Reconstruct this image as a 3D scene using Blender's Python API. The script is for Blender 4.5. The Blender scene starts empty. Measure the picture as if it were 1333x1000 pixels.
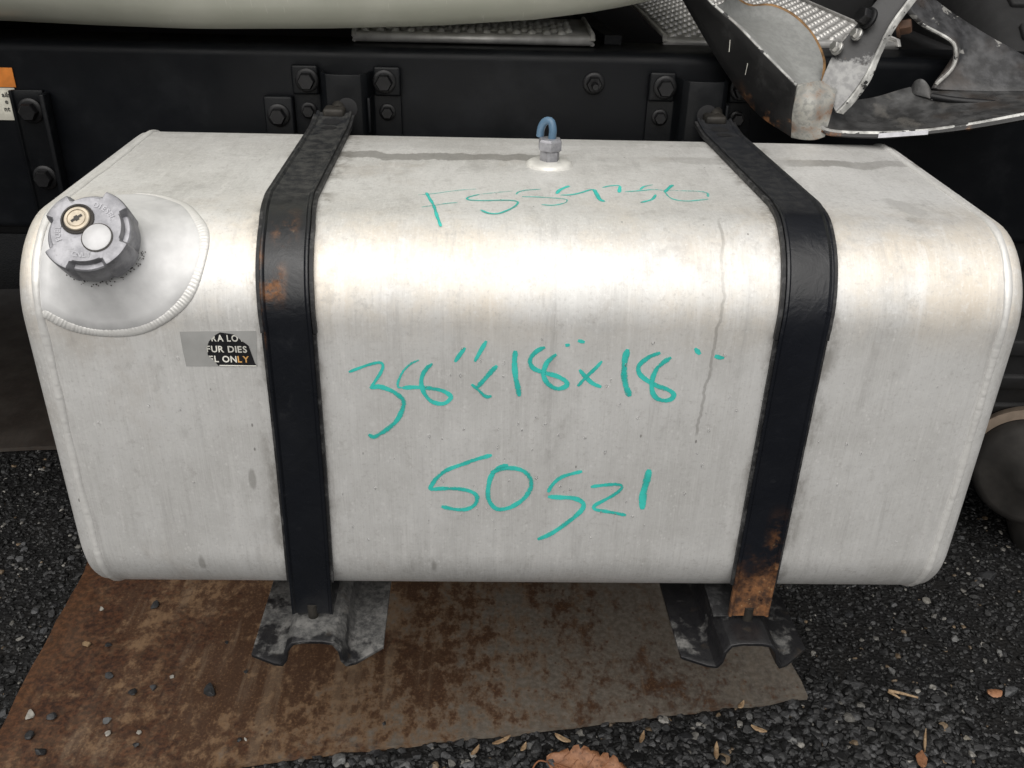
import bpy, bmesh, math, random
import numpy as np
from mathutils import Vector, Matrix
random.seed(7); rng = np.random.default_rng(7)
R_ = math.radians
SC = bpy.context.scene
COL = SC.collection
# ------------------------------------------------------------------ camera, sky, sun, exposure
cd = bpy.data.cameras.new('camera'); cam = bpy.data.objects.new('camera', cd); COL.objects.link(cam)
cd.sensor_width = 36; cd.lens = 32.935; cd.clip_start = .02; cd.clip_end = 200
M3 = ((0.9996, 0.025449, -0.012363), (-0.016283, 0.874813, 0.484187), (0.023137, -0.483792, 0.874877))  # columns: right, forward, up
cam.matrix_world = Matrix(((M3[0][0], M3[0][2], -M3[0][1], -0.03773), (M3[1][0], M3[1][2], -M3[1][1], -0.82644),
                           (M3[2][0], M3[2][2], -M3[2][1], 0.76324), (0, 0, 0, 1)))
SC.camera = cam
SUN_EL, SUN_AZ = 55, 190          # degrees; azimuth measured clockwise from +Y (the truck side), so the light comes over the photographer
w = bpy.data.worlds.new('World'); SC.world = w; w.use_nodes = True
nt = w.node_tree; nt.nodes.clear()
sky = nt.nodes.new('ShaderNodeTexSky'); sky.sky_type = 'NISHITA'; sky.sun_disc = False
sky.sun_elevation = R_(SUN_EL); sky.sun_rotation = R_(SUN_AZ); sky.air_density = 1; sky.dust_density = 4; sky.ozone_density = 1
hs = nt.nodes.new('ShaderNodeHueSaturation'); hs.inputs['Saturation'].default_value = .12   # overcast: the cloud takes the blue out
bg = nt.nodes.new('ShaderNodeBackground'); bg.inputs['Strength'].default_value = .05
wo = nt.nodes.new('ShaderNodeOutputWorld')
nt.links.new(sky.outputs[0], hs.inputs['Color']); nt.links.new(hs.outputs[0], bg.inputs[0]); nt.links.new(bg.outputs[0], wo.inputs[0])
sd = bpy.data.lights.new('sun', 'SUN'); sd.energy = 1.5; sd.angle = R_(85); sd.color = (1, .96, .9)
sun = bpy.data.objects.new('sun', sd); COL.objects.link(sun)
sun.rotation_euler = Vector((-math.sin(R_(SUN_AZ)) * math.cos(R_(SUN_EL)), -math.cos(R_(SUN_AZ)) * math.cos(R_(SUN_EL)), -math.sin(R_(SUN_EL)))).to_track_quat('-Z', 'Y').to_euler()
vs = SC.view_settings; vs.view_transform = 'Standard'; vs.look = 'None'; vs.exposure = .66; vs.gamma = 1; vs.use_curve_mapping = False
# measured layout, metres: strokes are (width, strength, [(x, arc length along the tank skin)])
STROKES={
 'size':[
(0.0027,1,[(-0.1769,0.1895),(-0.165,0.1843),(-0.1529,0.1797),(-0.1447,0.1784),(-0.1426,0.1826),(-0.1451,0.1894),(-0.1508,0.1989),(-0.1565,0.2076)]),
(0.0043,1,[(-0.1565,0.2076),(-0.1481,0.2057),(-0.1377,0.209),(-0.1289,0.215),(-0.1238,0.221),(-0.1241,0.229),(-0.1299,0.2433),(-0.1396,0.2543),(-0.1491,0.2617),(-0.1563,0.2654),(-0.1608,0.2622)]),
(0.0022,0.7,[(-0.1067,0.175),(-0.1142,0.1788),(-0.1219,0.1865),(-0.1275,0.1977),(-0.1286,0.2054),(-0.1241,0.2068)]),
(0.0038,1,[(-0.1241,0.2068),(-0.1105,0.206),(-0.0984,0.2067),(-0.0849,0.2092),(-0.0766,0.2143),(-0.0759,0.2186),(-0.0813,0.224),(-0.0881,0.2246),(-0.0957,0.2215),(-0.1016,0.2137),(-0.1047,0.2042),(-0.1042,0.1939),(-0.0995,0.1845),(-0.0934,0.1785)]),
(0.0036,1,[(-0.0609,0.1605),(-0.0658,0.168),(-0.0711,0.1765)]),
(0.0035,1,[(-0.04,0.1528),(-0.0458,0.1644),(-0.0514,0.1759)]),
(0.0042,1,[(-0.029,0.1801),(-0.0382,0.1913),(-0.0486,0.2052)]),
(0.0033,1,[(-0.0546,0.2018),(-0.0486,0.2069),(-0.0402,0.2155),(-0.0341,0.2151)]),
(0.0047,1,[(-0.0113,0.1631),(-0.0117,0.1773),(-0.0103,0.1926),(-0.0077,0.2046),(-0.0059,0.215)]),
(0.0042,1,[(0.018,0.1588),(0.0107,0.1628),(0.0047,0.1695),(0.0037,0.1762),(0.0069,0.1821),(0.013,0.1854),(0.0206,0.1879),(0.0313,0.1911),(0.0399,0.1962),(0.0417,0.2013),(0.0365,0.2048),(0.0297,0.2049),(0.0219,0.199),(0.0177,0.1905),(0.0182,0.1828),(0.0216,0.1743),(0.0294,0.1663)]),
(0.0042,1,[(0.0379,0.1567),(0.0401,0.1563),(0.0423,0.1561)]),
(0.0041,1,[(0.0501,0.1511),(0.0535,0.152),(0.0569,0.153)]),
(0.0039,1,[(0.0535,0.1835),(0.06,0.1916),(0.0681,0.1992),(0.0767,0.2031)]),
(0.0033,1,[(0.0754,0.1735),(0.0699,0.1812),(0.0615,0.1907),(0.0528,0.2024)]),
(0.0053,1,[(0.1,0.1598),(0.0981,0.1723),(0.0987,0.1876),(0.1016,0.2013),(0.1065,0.2135)]),
(0.0042,1,[(0.1329,0.1634),(0.1228,0.1678),(0.1152,0.1746),(0.1123,0.1806),(0.1149,0.1882),(0.124,0.1958),(0.1336,0.2009),(0.1447,0.2051),(0.151,0.2102),(0.1496,0.2155),(0.1429,0.2179),(0.135,0.2157),(0.1298,0.2096),(0.1278,0.201),(0.128,0.1906),(0.1315,0.1803),(0.1383,0.1726),(0.1441,0.1683)]),
(0.0042,1,[(0.1666,0.1579),(0.1697,0.1612),(0.1726,0.1645)]),
(0.0045,1,[(0.1874,0.166),(0.1925,0.1676),(0.1971,0.1684)]),
 ],
 'number':[
(0.0040,1,[(-0.0329,0.2866),(-0.0479,0.2916),(-0.0639,0.2985),(-0.0801,0.306),(-0.0903,0.3152),(-0.0965,0.3251),(-0.0977,0.3308),(-0.0844,0.3299),(-0.066,0.3304),(-0.0528,0.3345),(-0.048,0.342),(-0.0517,0.3521),(-0.062,0.3574),(-0.0744,0.3567),(-0.0867,0.3533)]),
(0.0044,1,[(-0.0156,0.2989),(-0.0256,0.3029),(-0.0326,0.312),(-0.0359,0.3256),(-0.0363,0.3406),(-0.031,0.3527),(-0.0227,0.3569),(-0.0104,0.353),(0.0018,0.3427),(0.0091,0.3288),(0.0087,0.3164),(0.0017,0.3067),(-0.0095,0.3027),(-0.0216,0.3038),(-0.0336,0.3084)]),
(0.0037,1,[(0.0635,0.306),(0.0495,0.3103),(0.0396,0.3153),(0.0319,0.3248),(0.0282,0.3336)]),
(0.0046,1,[(0.0284,0.3393),(0.0408,0.3402),(0.0553,0.3408),(0.0655,0.3457),(0.0674,0.3534),(0.0607,0.3637),(0.0468,0.3781),(0.0326,0.3901),(0.0192,0.3974)]),
(0.0037,1,[(0.0739,0.3261),(0.0891,0.3234),(0.1034,0.3227),(0.1074,0.3264),(0.1022,0.334),(0.0885,0.3442),(0.0797,0.3507),(0.081,0.3558),(0.0958,0.3589),(0.1149,0.3631)]),
(0.0065,1,[(0.1348,0.3027),(0.1334,0.3187),(0.1313,0.3362),(0.1322,0.3552)]),
 ],
 'stock':[
(0.0029,1,[(-0.1059,-0.0568),(-0.101,-0.0354),(-0.0963,-0.0167),(-0.0912,0.0129),(-0.0862,0.0329)]),
(0.0014,0.6,[(-0.1139,-0.0483),(-0.0996,-0.0531),(-0.0817,-0.0622),(-0.0671,-0.0683),(-0.0535,-0.072)]),
(0.0016,0.8,[(-0.1076,-0.0087),(-0.095,-0.0149),(-0.0824,-0.022),(-0.0718,-0.0248)]),
(0.0015,0.6,[(-0.0138,-0.0681),(-0.0324,-0.061),(-0.0495,-0.054)]),
(0.0021,1,[(-0.0495,-0.054),(-0.0609,-0.0435),(-0.0601,-0.0346),(-0.0444,-0.0328),(-0.0276,-0.0349),(-0.0144,-0.0344),(-0.0091,-0.0282),(-0.0135,-0.0137),(-0.0219,-0.0005),(-0.0301,0.0073),(-0.0394,0.0068),(-0.0476,-0.0017)]),
(0.0020,0.8,[(0.0164,-0.076),(-0.0,-0.071),(-0.0077,-0.0644),(-0.0103,-0.0562)]),
(0.0018,0.7,[(-0.0044,-0.0486),(0.0103,-0.0487),(0.0261,-0.0464),(0.0381,-0.0439),(0.0427,-0.0395),(0.0396,-0.0298),(0.0272,-0.0215),(0.0153,-0.0228)]),
(0.0036,1,[(0.0487,-0.0905),(0.0376,-0.0752),(0.033,-0.0607)]),
(0.0026,0.9,[(0.0372,-0.0566),(0.0477,-0.058),(0.0587,-0.0654),(0.0701,-0.0764),(0.0748,-0.078)]),
(0.0042,1,[(0.0748,-0.078),(0.076,-0.063),(0.0775,-0.0444),(0.0818,-0.0365)]),
(0.0024,0.8,[(0.0849,-0.086),(0.0929,-0.0922),(0.1026,-0.095),(0.1047,-0.0907)]),
(0.0032,1,[(0.1048,-0.0916),(0.1011,-0.0687)]),
(0.0024,0.6,[(0.1422,-0.0996),(0.1317,-0.0923),(0.1255,-0.0809)]),
(0.0024,0.4,[(0.1079,-0.0725),(0.1242,-0.0765),(0.1395,-0.0817),(0.1524,-0.0794)]),
(0.0031,0.8,[(0.1402,-0.0646),(0.1338,-0.0475),(0.1199,-0.0357)]),
(0.0041,0.9,[(0.1647,-0.101),(0.1577,-0.0872),(0.1515,-0.0738)]),
(0.0019,0.6,[(0.1515,-0.0738),(0.1537,-0.0548),(0.16,-0.0461),(0.1698,-0.0433),(0.1806,-0.046),(0.1945,-0.0509)]),
(0.0029,0.5,[(0.1956,-0.0593),(0.1975,-0.0721),(0.1907,-0.0782),(0.171,-0.0792),(0.1553,-0.0805)]),
 ],
}
RING= [(-0.4588, 0.1323), (-0.4431, 0.1418), (-0.4223, 0.148), (-0.3965, 0.1485), (-0.3698, 0.1431), (-0.3458, 0.1298), (-0.3258, 0.1085), (-0.3151, 0.081), (-0.3143, 0.0525), (-0.3265, 0.0267), (-0.3501, -0.0054), (-0.3804, -0.0287), (-0.406, -0.035)]
LABEL= [(-0.299, 0.36), (-0.286, 0.358), (-0.28, 0.352), (-0.273, 0.346), (-0.269, 0.327), (-0.267, 0.323), (-0.305, 0.323), (-0.31, 0.331), (-0.314, 0.335), (-0.314, 0.343), (-0.311, 0.35), (-0.304, 0.357)]
RESID= [(-0.338, 0.36), (-0.264, 0.362), (-0.267, 0.323), (-0.337, 0.322), (-0.338, 0.339)]
BUMPER={
 'web_top': [(0.229,0.46,0.637),(0.237,0.45,0.62),(0.273,0.43,0.593),(0.31,0.4,0.56),(0.344,0.375,0.531)],
 'web_bottom': [(0.201,0.49,0.633),(0.215,0.485,0.611),(0.268,0.465,0.538),(0.315,0.435,0.485),(0.359,0.405,0.46)],
 'floor_back': [(0.266,0.5,0.61),(0.279,0.51,0.592),(0.323,0.53,0.586),(0.364,0.53,0.581),(0.388,0.5,0.559),(0.387,0.42,0.526)],
 'rim': [(0.282,0.53,0.619),(0.314,0.545,0.603),(0.347,0.55,0.603),(0.378,0.54,0.591),(0.401,0.52,0.569),(0.405,0.47,0.545),(0.391,0.425,0.525)],
 'c0': [(0.344,0.375,0.531),(0.361,0.385,0.533),(0.387,0.41,0.529),(0.408,0.41,0.524)],
 'c1': [(0.348,0.385,0.497),(0.359,0.37,0.505),(0.373,0.37,0.51),(0.397,0.385,0.512)],
 'c2': [(0.358,0.405,0.46),(0.37,0.395,0.46),(0.382,0.385,0.462),(0.393,0.38,0.467)],
 'd_left': [(0.386,0.41,0.524),(0.391,0.415,0.543),(0.402,0.425,0.564),(0.421,0.43,0.59),(0.449,0.44,0.625),(0.463,0.445,0.643)],
 'd_right': [(0.403,0.385,0.497),(0.418,0.39,0.514),(0.436,0.4,0.539),(0.448,0.41,0.565),(0.463,0.42,0.599),(0.486,0.43,0.632),(0.497,0.435,0.647)],
 'd_edge': [(0.413,0.39,0.494),(0.428,0.395,0.51),(0.446,0.405,0.535),(0.456,0.415,0.563),(0.472,0.425,0.595),(0.496,0.435,0.629),(0.508,0.44,0.644)],
 'lip': [(0.388,0.38,0.473),(0.396,0.372,0.47),(0.451,0.36,0.471),(0.512,0.35,0.479),(0.563,0.335,0.491),(0.623,0.32,0.508)],
 'fold': [(0.384,0.385,0.493),(0.392,0.376,0.476),(0.452,0.364,0.476),(0.512,0.354,0.483),(0.564,0.34,0.496),(0.624,0.325,0.514)],
 'e_mid': [(0.388,0.395,0.495),(0.42,0.41,0.486),(0.473,0.425,0.484),(0.529,0.42,0.494),(0.58,0.4,0.501),(0.652,0.38,0.514)],
 'e_top': [(0.389,0.4,0.497),(0.429,0.43,0.5),(0.479,0.45,0.504),(0.527,0.46,0.515),(0.553,0.45,0.512),(0.682,0.44,0.516)],
 'tab0': [(0.527,0.46,0.515),(0.528,0.455,0.525),(0.534,0.45,0.528),(0.541,0.445,0.522),(0.547,0.44,0.51)],
 'tab1': [(0.525,0.452,0.509),(0.528,0.445,0.508),(0.535,0.44,0.507),(0.541,0.435,0.506),(0.545,0.43,0.504)],
 'f_top': [(0.543,0.55,0.634),(0.578,0.54,0.607),(0.629,0.52,0.579),(0.699,0.49,0.545)],
 'f_low': [(0.495,0.5,0.624),(0.535,0.49,0.591),(0.572,0.48,0.574),(0.579,0.47,0.562),(0.576,0.46,0.542),(0.554,0.45,0.521),(0.566,0.45,0.513),(0.683,0.44,0.514)],
 'rod': [(0.544,0.435,0.509),(0.577,0.42,0.507),(0.665,0.4,0.506)],
 'bolts': [(0.403,0.415,0.569),(0.435,0.42,0.605),(0.425,0.415,0.586),(0.482,0.44,0.592)],
 'chip': [(0.453,0.362,0.475),(0.511,0.352,0.483)],
}
# ------------------------------------------------------------------ helpers
GZ = -.365                                     # ground level
TL, TH, TD, TR = .4825, .457, .457, .088       # tank half length, height, depth, corner radius

def put(name, me, mat=None, parent=None, loc=None):
    o = bpy.data.objects.new(name, me); COL.objects.link(o)
    if mat is not None and me is not None and len(me.materials) == 0: me.materials.append(mat)
    if parent is not None: o.parent = parent
    if loc is not None: o.location = loc
    return o
def wloc(o):
    v = Vector(o.location)
    while o.parent is not None: o = o.parent; v += Vector(o.location)
    return v
def mesh(name, V, F, mat, parent=None, smooth=True, sharp=40):
    """mesh object from world coordinates; its vertices are stored relative to the parent"""
    off = wloc(parent) if parent is not None else Vector((0, 0, 0))
    me = bpy.data.meshes.new(name)
    me.from_pydata([tuple(Vector(v) - off) for v in V], [], F)
    me.validate(); me.update()
    bm = bmesh.new(); bm.from_mesh(me); bmesh.ops.recalc_face_normals(bm, faces=bm.faces); bm.to_mesh(me); bm.free()
    if smooth:
        me.shade_smooth(); me.set_sharp_from_angle(angle=R_(sharp))
    return put(name, me, mat, parent)
def thing(name, label, cat, loc=(0, 0, 0), group=None):
    o = put(name, None, loc=loc); o.empty_display_size = .05
    return tag(o, label, cat, group)
def tag(o, label=None, cat=None, group=None, kind=None):
    for k, v in (('label', label), ('category', cat), ('group', group), ('kind', kind)):
        if v: o[k] = v
    return o
def solid(o, t, offset=-1, bevel=0):
    m = o.modifiers.new('thickness', 'SOLIDIFY'); m.thickness = t; m.offset = offset
    if bevel:
        b = o.modifiers.new('edge', 'BEVEL'); b.width = bevel; b.segments = 2; b.limit_method = 'ANGLE'
    return o
def box(name, lo, hi, mat, parent=None, bev=.003, seg=2):
    bm = bmesh.new(); bmesh.ops.create_cube(bm, size=1)
    lo, hi = Vector(lo), Vector(hi); c = (lo + hi) / 2; s = hi - lo
    off = wloc(parent) if parent is not None else Vector((0, 0, 0))
    for v in bm.verts: v.co = Vector((v.co.x * s.x, v.co.y * s.y, v.co.z * s.z)) + c - off
    if bev: bmesh.ops.bevel(bm, geom=bm.edges[:], offset=bev, segments=seg, affect='EDGES', profile=.5)
    me = bpy.data.meshes.new(name); bm.to_mesh(me); bm.free(); me.shade_smooth(); me.set_sharp_from_angle(angle=R_(50))
    return put(name, me, mat, parent)
def cat_rom(P, n):
    """n points evenly spread along a Catmull-Rom curve through P"""
    P = [np.array(p, float) for p in P]
    if len(P) == 2: return [P[0] + (P[1] - P[0]) * t for t in np.linspace(0, 1, n)]
    Q = [2 * P[0] - P[1]] + P + [2 * P[-1] - P[-2]]
    pts = []
    for i in range(1, len(Q) - 2):
        for t in np.linspace(0, 1, 12, endpoint=False):
            a, b, c, d = Q[i - 1:i + 3]
            pts.append(.5 * (2 * b + (c - a) * t + (2 * a - 5 * b + 4 * c - d) * t * t + (3 * b - a - 3 * c + d) * t ** 3))
    pts.append(P[-1]); pts = np.array(pts)
    L = np.r_[0, np.cumsum(np.linalg.norm(np.diff(pts, axis=0), axis=1))]
    return [np.array([np.interp(s, L, pts[:, k]) for k in range(pts.shape[1])]) for s in np.linspace(0, L[-1], n)]
def grid(rows, close_u=False):
    n = len(rows[0]); V = [tuple(p) for r in rows for p in r]; F = []
    for i in range(len(rows) - 1):
        for j in range(n if close_u else n - 1):
            k = (j + 1) % n
            F.append((i * n + j, i * n + k, (i + 1) * n + k, (i + 1) * n + j))
    return V, F
def tube(path, rad, n=10, caps=True):
    path = [Vector(p) for p in path]; rows = []
    up = Vector((0, 0, 1))
    for i, p in enumerate(path):
        t = (path[min(i + 1, len(path) - 1)] - path[max(i - 1, 0)]).normalized()
        a = t.cross(up)
        if a.length < .05: a = t.cross(Vector((0, 1, 0)))
        a.normalize(); b = a.cross(t); r = rad[i] if hasattr(rad, '__len__') else rad
        rows.append([p + (a * math.cos(k * 2 * math.pi / n) + b * math.sin(k * 2 * math.pi / n)) * r for k in range(n)])
    V, F = grid(rows, True)
    if caps: F += [tuple(range(n)), tuple(range(len(V) - n, len(V)))]
    return V, F
def lathe(prof, origin, axis, n=32, e1=None):
    """prof = [(radius, height)], revolved about axis from origin"""
    ax = Vector(axis).normalized(); e1 = Vector(e1).normalized() if e1 is not None else ax.orthogonal().normalized(); e2 = ax.cross(e1); o = Vector(origin)
    rows = [[o + ax * h + (e1 * math.cos(k * 2 * math.pi / n) + e2 * math.sin(k * 2 * math.pi / n)) * r for k in range(n)] for r, h in prof]
    V, F = grid(rows, True)
    F += [tuple(range(n)), tuple(range(len(V) - n, len(V)))]
    return V, F
def skin(x, u, h=0):
    """point on the tank's outside: u = arc length from the top front tangent (negative on the top face), h = height above the metal"""
    q = TR * math.pi / 2; fr = TH - 2 * TR
    if u <= 0: return Vector((x, TR - u, TH + h))
    if u <= q: a = u / TR; return Vector((x, TR - (TR + h) * math.sin(a), TH - TR + (TR + h) * math.cos(a)))
    if u <= q + fr: return Vector((x, -h, TH - TR - (u - q)))
    a = (u - q - fr) / TR; return Vector((x, TR - (TR + h) * math.cos(a), TR - (TR + h) * math.sin(a)))
def rr_profile(inset=0, n=10):
    r = TR - inset * .6; P = []
    y0, y1, z0, z1 = inset, TD - inset, inset, TH - inset
    for cy, cz, s in ((y1 - r, z1 - r, 0), (y0 + r, z1 - r, 1), (y0 + r, z0 + r, 2), (y1 - r, z0 + r, 3)):
        for k in range(n + 1):
            a = (s + k / n) * math.pi / 2
            P.append((cy + r * math.cos(a), cz + r * math.sin(a)))
    return P
_gl = {}
def glyph(ch):
    if ch not in _gl:
        c = bpy.data.curves.new('g', 'FONT'); c.body = ch; c.size = 1; c.offset = .022; c.resolution_u = 3
        o = bpy.data.objects.new('g', c); COL.objects.link(o)
        me = bpy.data.meshes.new_from_object(o.evaluated_get(bpy.context.evaluated_depsgraph_get()))
        V = [(v.co.x, v.co.y) for v in me.vertices]; F = [tuple(p.vertices) for p in me.polygons]
        bpy.data.objects.remove(o); bpy.data.curves.remove(c); bpy.data.meshes.remove(me)
        x0 = min(v[0] for v in V); x1 = max(v[0] for v in V)
        _gl[ch] = ([(a - x0, b) for a, b in V], F, x1 - x0)
    return _gl[ch]
def line_of_text(s, cap, gap=.09, squeeze=1.0):
    """triangles/polygons of a line of text in 2D with cap height `cap`; returns [(polygon points)], width"""
    k = cap / .69; x = 0; out = []
    for ch in s:
        if ch == ' ': x += .28 * k; continue
        V, F, wd = glyph(ch)
        for f in F: out.append([(x + V[i][0] * k * squeeze, V[i][1] * k) for i in f])
        x += (wd * squeeze + gap) * k
    return out, x
def clip(poly, conv):
    """Sutherland-Hodgman against a convex polygon given counter-clockwise"""
    for i in range(len(conv)):
        a, b = conv[i], conv[(i + 1) % len(conv)]; out = []
        ins = lambda p: (b[0] - a[0]) * (p[1] - a[1]) - (b[1] - a[1]) * (p[0] - a[0]) >= 0
        for j in range(len(poly)):
            p, q = poly[j - 1], poly[j]; ip, iq = ins(p), ins(q)
            if ip != iq:
                dx, dy = q[0] - p[0], q[1] - p[1]; ex, ey = b[0] - a[0], b[1] - a[1]
                den = ex * dy - ey * dx
                if abs(den) > 1e-12:
                    t = (ey * (p[0] - a[0]) - ex * (p[1] - a[1])) / den
                    out.append((p[0] + t * dx, p[1] + t * dy))
            if iq: out.append(q)
        poly = out
        if len(poly) < 3: return []
    return poly
# ------------------------------------------------------------------ materials
class Mat:
    def __init__(s, name):
        s.m = bpy.data.materials.new(name); s.m.use_nodes = True; s.t = s.m.node_tree
        s.b = s.t.nodes['Principled BSDF']; s.out = s.t.nodes['Material Output']
        g = s.t.nodes.new('ShaderNodeNewGeometry'); s.pos = g.outputs['Position']; s.nor = g.outputs['Normal']
    def set(s, **k):
        for n, v in k.items(): s.inp(s.b.inputs[n.replace('_', ' ')], v)
        return s
    def inp(s, sock, v):
        if isinstance(v, bpy.types.NodeSocket): s.t.links.new(v, sock)
        elif isinstance(v, tuple) and len(v) == 3 and sock.type == 'RGBA': sock.default_value = (*v, 1)
        else: sock.default_value = v
    def node(s, typ, out=0, props=None, **k):
        n = s.t.nodes.new(typ)
        for a, v in (props or {}).items(): setattr(n, a, v)
        for a, v in k.items(): s.inp(n.inputs[int(a[1:])] if a[0] == 'i' and a[1:].isdigit() else n.inputs[a.replace('_', ' ')], v)
        return n.outputs[out]
    def math(s, op, a, b=0.0, c=None, clamp=False):
        k = dict(i0=a, i1=b)
        if c is not None: k['i2'] = c
        return s.node('ShaderNodeMath', props=dict(operation=op, use_clamp=clamp), **k)
    def scaled(s, sc, rot=(0, 0, 0), loc=(0, 0, 0)):
        return s.node('ShaderNodeMapping', Vector=s.pos, Scale=sc, Rotation=rot, Location=loc)
    def noise(s, scale, detail=4, rough=.55, vec=None, dist=0):
        return s.node('ShaderNodeTexNoise', Vector=vec or s.pos, Scale=scale, Detail=detail, Roughness=rough, Distortion=dist)
    def ramp(s, f, lo, hi, a=0.0, b=1.0):
        return s.node('ShaderNodeMapRange', props=dict(interpolation_type='SMOOTHSTEP'), Value=f, i1=lo, i2=hi, i3=a, i4=b)
    def mix(s, f, a, b):
        n = s.t.nodes.new('ShaderNodeMix'); n.data_type = 'RGBA'
        s.inp(n.inputs[0], f); s.inp(n.inputs[6], a); s.inp(n.inputs[7], b); return n.outputs[2]
    def bump(s, h, strength=.3, dist=.002, normal=None):
        k = dict(Height=h, Strength=strength, Distance=dist)
        if normal is not None: k['Normal'] = normal
        return s.node('ShaderNodeBump', **k)
    def xyz(s):
        n = s.t.nodes.new('ShaderNodeSeparateXYZ'); s.t.links.new(s.pos, n.inputs[0]); return n.outputs
    def bell(s, v, centre, half, soft):
        """1 within half of centre, falling to 0 over soft"""
        return s.ramp(s.math('ABSOLUTE', s.math('SUBTRACT', v, centre)), half, half + soft, 1.0, 0.0)

def alu_material():
    a = Mat('oxidised_aluminium'); x, y, z = a.xyz()
    blot = a.noise(9, 5, .6); fine = a.noise(70, 3, .6)
    streak = a.noise(6, 3, .6, vec=a.scaled((42, 42, 1.6)))
    brushed = a.noise(5, 2, .5, vec=a.scaled((150, 22, 3)))
    col = a.mix(a.ramp(blot, .35, .65), (.70, .693, .672), (.80, .796, .78))
    col = a.mix(a.math('MULTIPLY', a.ramp(streak, .52, .72), .16), col, (.47, .45, .42))
    col = a.mix(a.math('MULTIPLY', a.ramp(brushed, .42, .72), .30), col, (.9, .89, .87))
    # pale oxide bloom specks
    spk = a.node('ShaderNodeTexVoronoi', Vector=a.scaled((1, 1, .62)), Scale=190, Randomness=1)
    spm = a.math('MULTIPLY', a.ramp(spk, .14, .3, 1.0, 0.0), a.ramp(a.noise(34, 3), .47, .62))
    col = a.mix(a.math('MULTIPLY', spm, .55), col, (.93, .92, .9))
    # brownish grime
    br = a.ramp(a.noise(5.5, 5, .65, vec=a.scaled((1, 1.4, .8), loc=(3, 1, 4))), .54, .74)
    col = a.mix(a.math('MULTIPLY', br, .45), col, (.44, .37, .29))
    # yellowed film over the bend and grey water marks running down from it
    wm_ = a.math('MULTIPLY', a.math('MULTIPLY', a.ramp(z, .33, .40), a.ramp(y, .16, .05)), a.ramp(a.noise(8, 5, .65, vec=a.scaled((1, 1, 1), loc=(5, 2, 1))), .38, .66))
    col = a.mix(a.math('MULTIPLY', wm_, .55), col, (.80, .70, .56))
    ver = a.noise(4, 6, .7, vec=a.scaled((16, 3, 1.1), loc=(1, 7, 0)))
    col = a.mix(a.math('MULTIPLY', a.ramp(ver, .53, .70), .40), col, (.50, .49, .475))
    col = a.mix(a.math('MULTIPLY', a.ramp(ver, .46, .34), .4), col, (.90, .89, .87))
    mott = a.noise(55, 6, .75)
    col = a.mix(a.math('MULTIPLY', a.ramp(mott, .56, .68), .38), col, (.92, .915, .90))
    col = a.mix(a.math('MULTIPLY', a.ramp(mott, .44, .33), .38), col, (.50, .485, .46))
    m2 = a.noise(240, 5, .7)
    col = a.mix(a.math('MULTIPLY', a.ramp(m2, .54, .68), .4), col, (.93, .925, .91))
    col = a.mix(a.math('MULTIPLY', a.ramp(m2, .46, .34), .35), col, (.52, .505, .48))
    for ang, ofs in ((18, 0), (-31, 5), (64, 9)):            # fine scratches
        scr = a.noise(2, 1, .5, vec=a.scaled((260, 260, 7), rot=(0, R_(ang), 0), loc=(ofs, 0, ofs)))
        msk = a.math('MULTIPLY', a.ramp(scr, .735, .76), a.ramp(a.noise(7, 2, vec=a.scaled((1, 1, 1), loc=(ofs, 3, 0))), .55, .62))
        col = a.mix(a.math('MULTIPLY', msk, .5), col, (.95, .945, .93))
    smu = a.ramp(a.noise(11, 6, .7, vec=a.scaled((1, 1, .45), loc=(8, 2, 6))), .58, .70)
    col = a.mix(a.math('MULTIPLY', smu, .38), col, (.42, .41, .39))
    # dirt that has worked out from under the straps
    gr = a.math('MAXIMUM', a.bell(x, -.236, .027, .016), a.bell(x, .2735, .027, .016))
    gr = a.math('MULTIPLY', gr, a.ramp(a.noise(32, 6, .7, vec=a.scaled((1, 1, .5))), .42, .64))
    col = a.mix(a.math('MULTIPLY', gr, .6), col, (.20, .18, .155))
    # small dark nicks
    nk = a.node('ShaderNodeTexVoronoi', Vector=a.scaled((1, 1, .5)), Scale=38, Randomness=1)
    nkm = a.math('MULTIPLY', a.ramp(nk, .025, .055, 1.0, 0.0), a.ramp(a.noise(11, 1), .5, .56))
    col = a.mix(a.math('MULTIPLY', nkm, .7), col, (.16, .15, .14))
    # wet stain along the top behind the fitting
    wob = a.math('MULTIPLY', a.math('SUBTRACT', a.noise(26, 4, .6, vec=a.scaled((1, .2, .2))), .5), .05)
    yy = a.math('ADD', y, wob)
    wet = a.math('MULTIPLY', a.bell(yy, .288, .012, .004), a.ramp(z, .44, .45))
    gap = a.math('ADD', a.math('MULTIPLY', a.ramp(x, .0, .06, 1.0, 0.0), a.ramp(x, -.29, -.26)), a.math('ADD', a.math('MULTIPLY', a.ramp(x, .3, .33), .7), a.math('MULTIPLY', a.ramp(a.noise(9, 2), .5, .6), .35)), clamp=True)
    wet = a.math('MULTIPLY', wet, gap)
    # shade under the fairing painted in as broken darkening towards the back of the top
    bk = a.math('MULTIPLY', a.ramp(y, .2, .44), a.ramp(a.noise(14, 4, .6, vec=a.scaled((.6, 2, 1))), .36, .62))
    col = a.mix(a.math('MULTIPLY', bk, .35), col, (.36, .35, .32))
    # thin run of water down the front
    xd = a.math('ADD', x, a.math('MULTIPLY', a.math('SUBTRACT', a.noise(16, 4, .6, vec=a.scaled((0, .1, 1))), .5), .03))
    xd = a.math('ADD', xd, a.math('MULTIPLY', a.math('SUBTRACT', .36, z), .05))
    drip = a.math('MULTIPLY', a.math('MULTIPLY', a.bell(xd, .186, .0009, .0012), .7), a.math('MULTIPLY', a.ramp(z, .245, .252), a.ramp(y, .06, .08, 1.0, 0.0)))
    d2 = a.node('ShaderNodeTexVoronoi', Vector=a.scaled((1, 1, .3)), Scale=17, Randomness=1)
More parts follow.
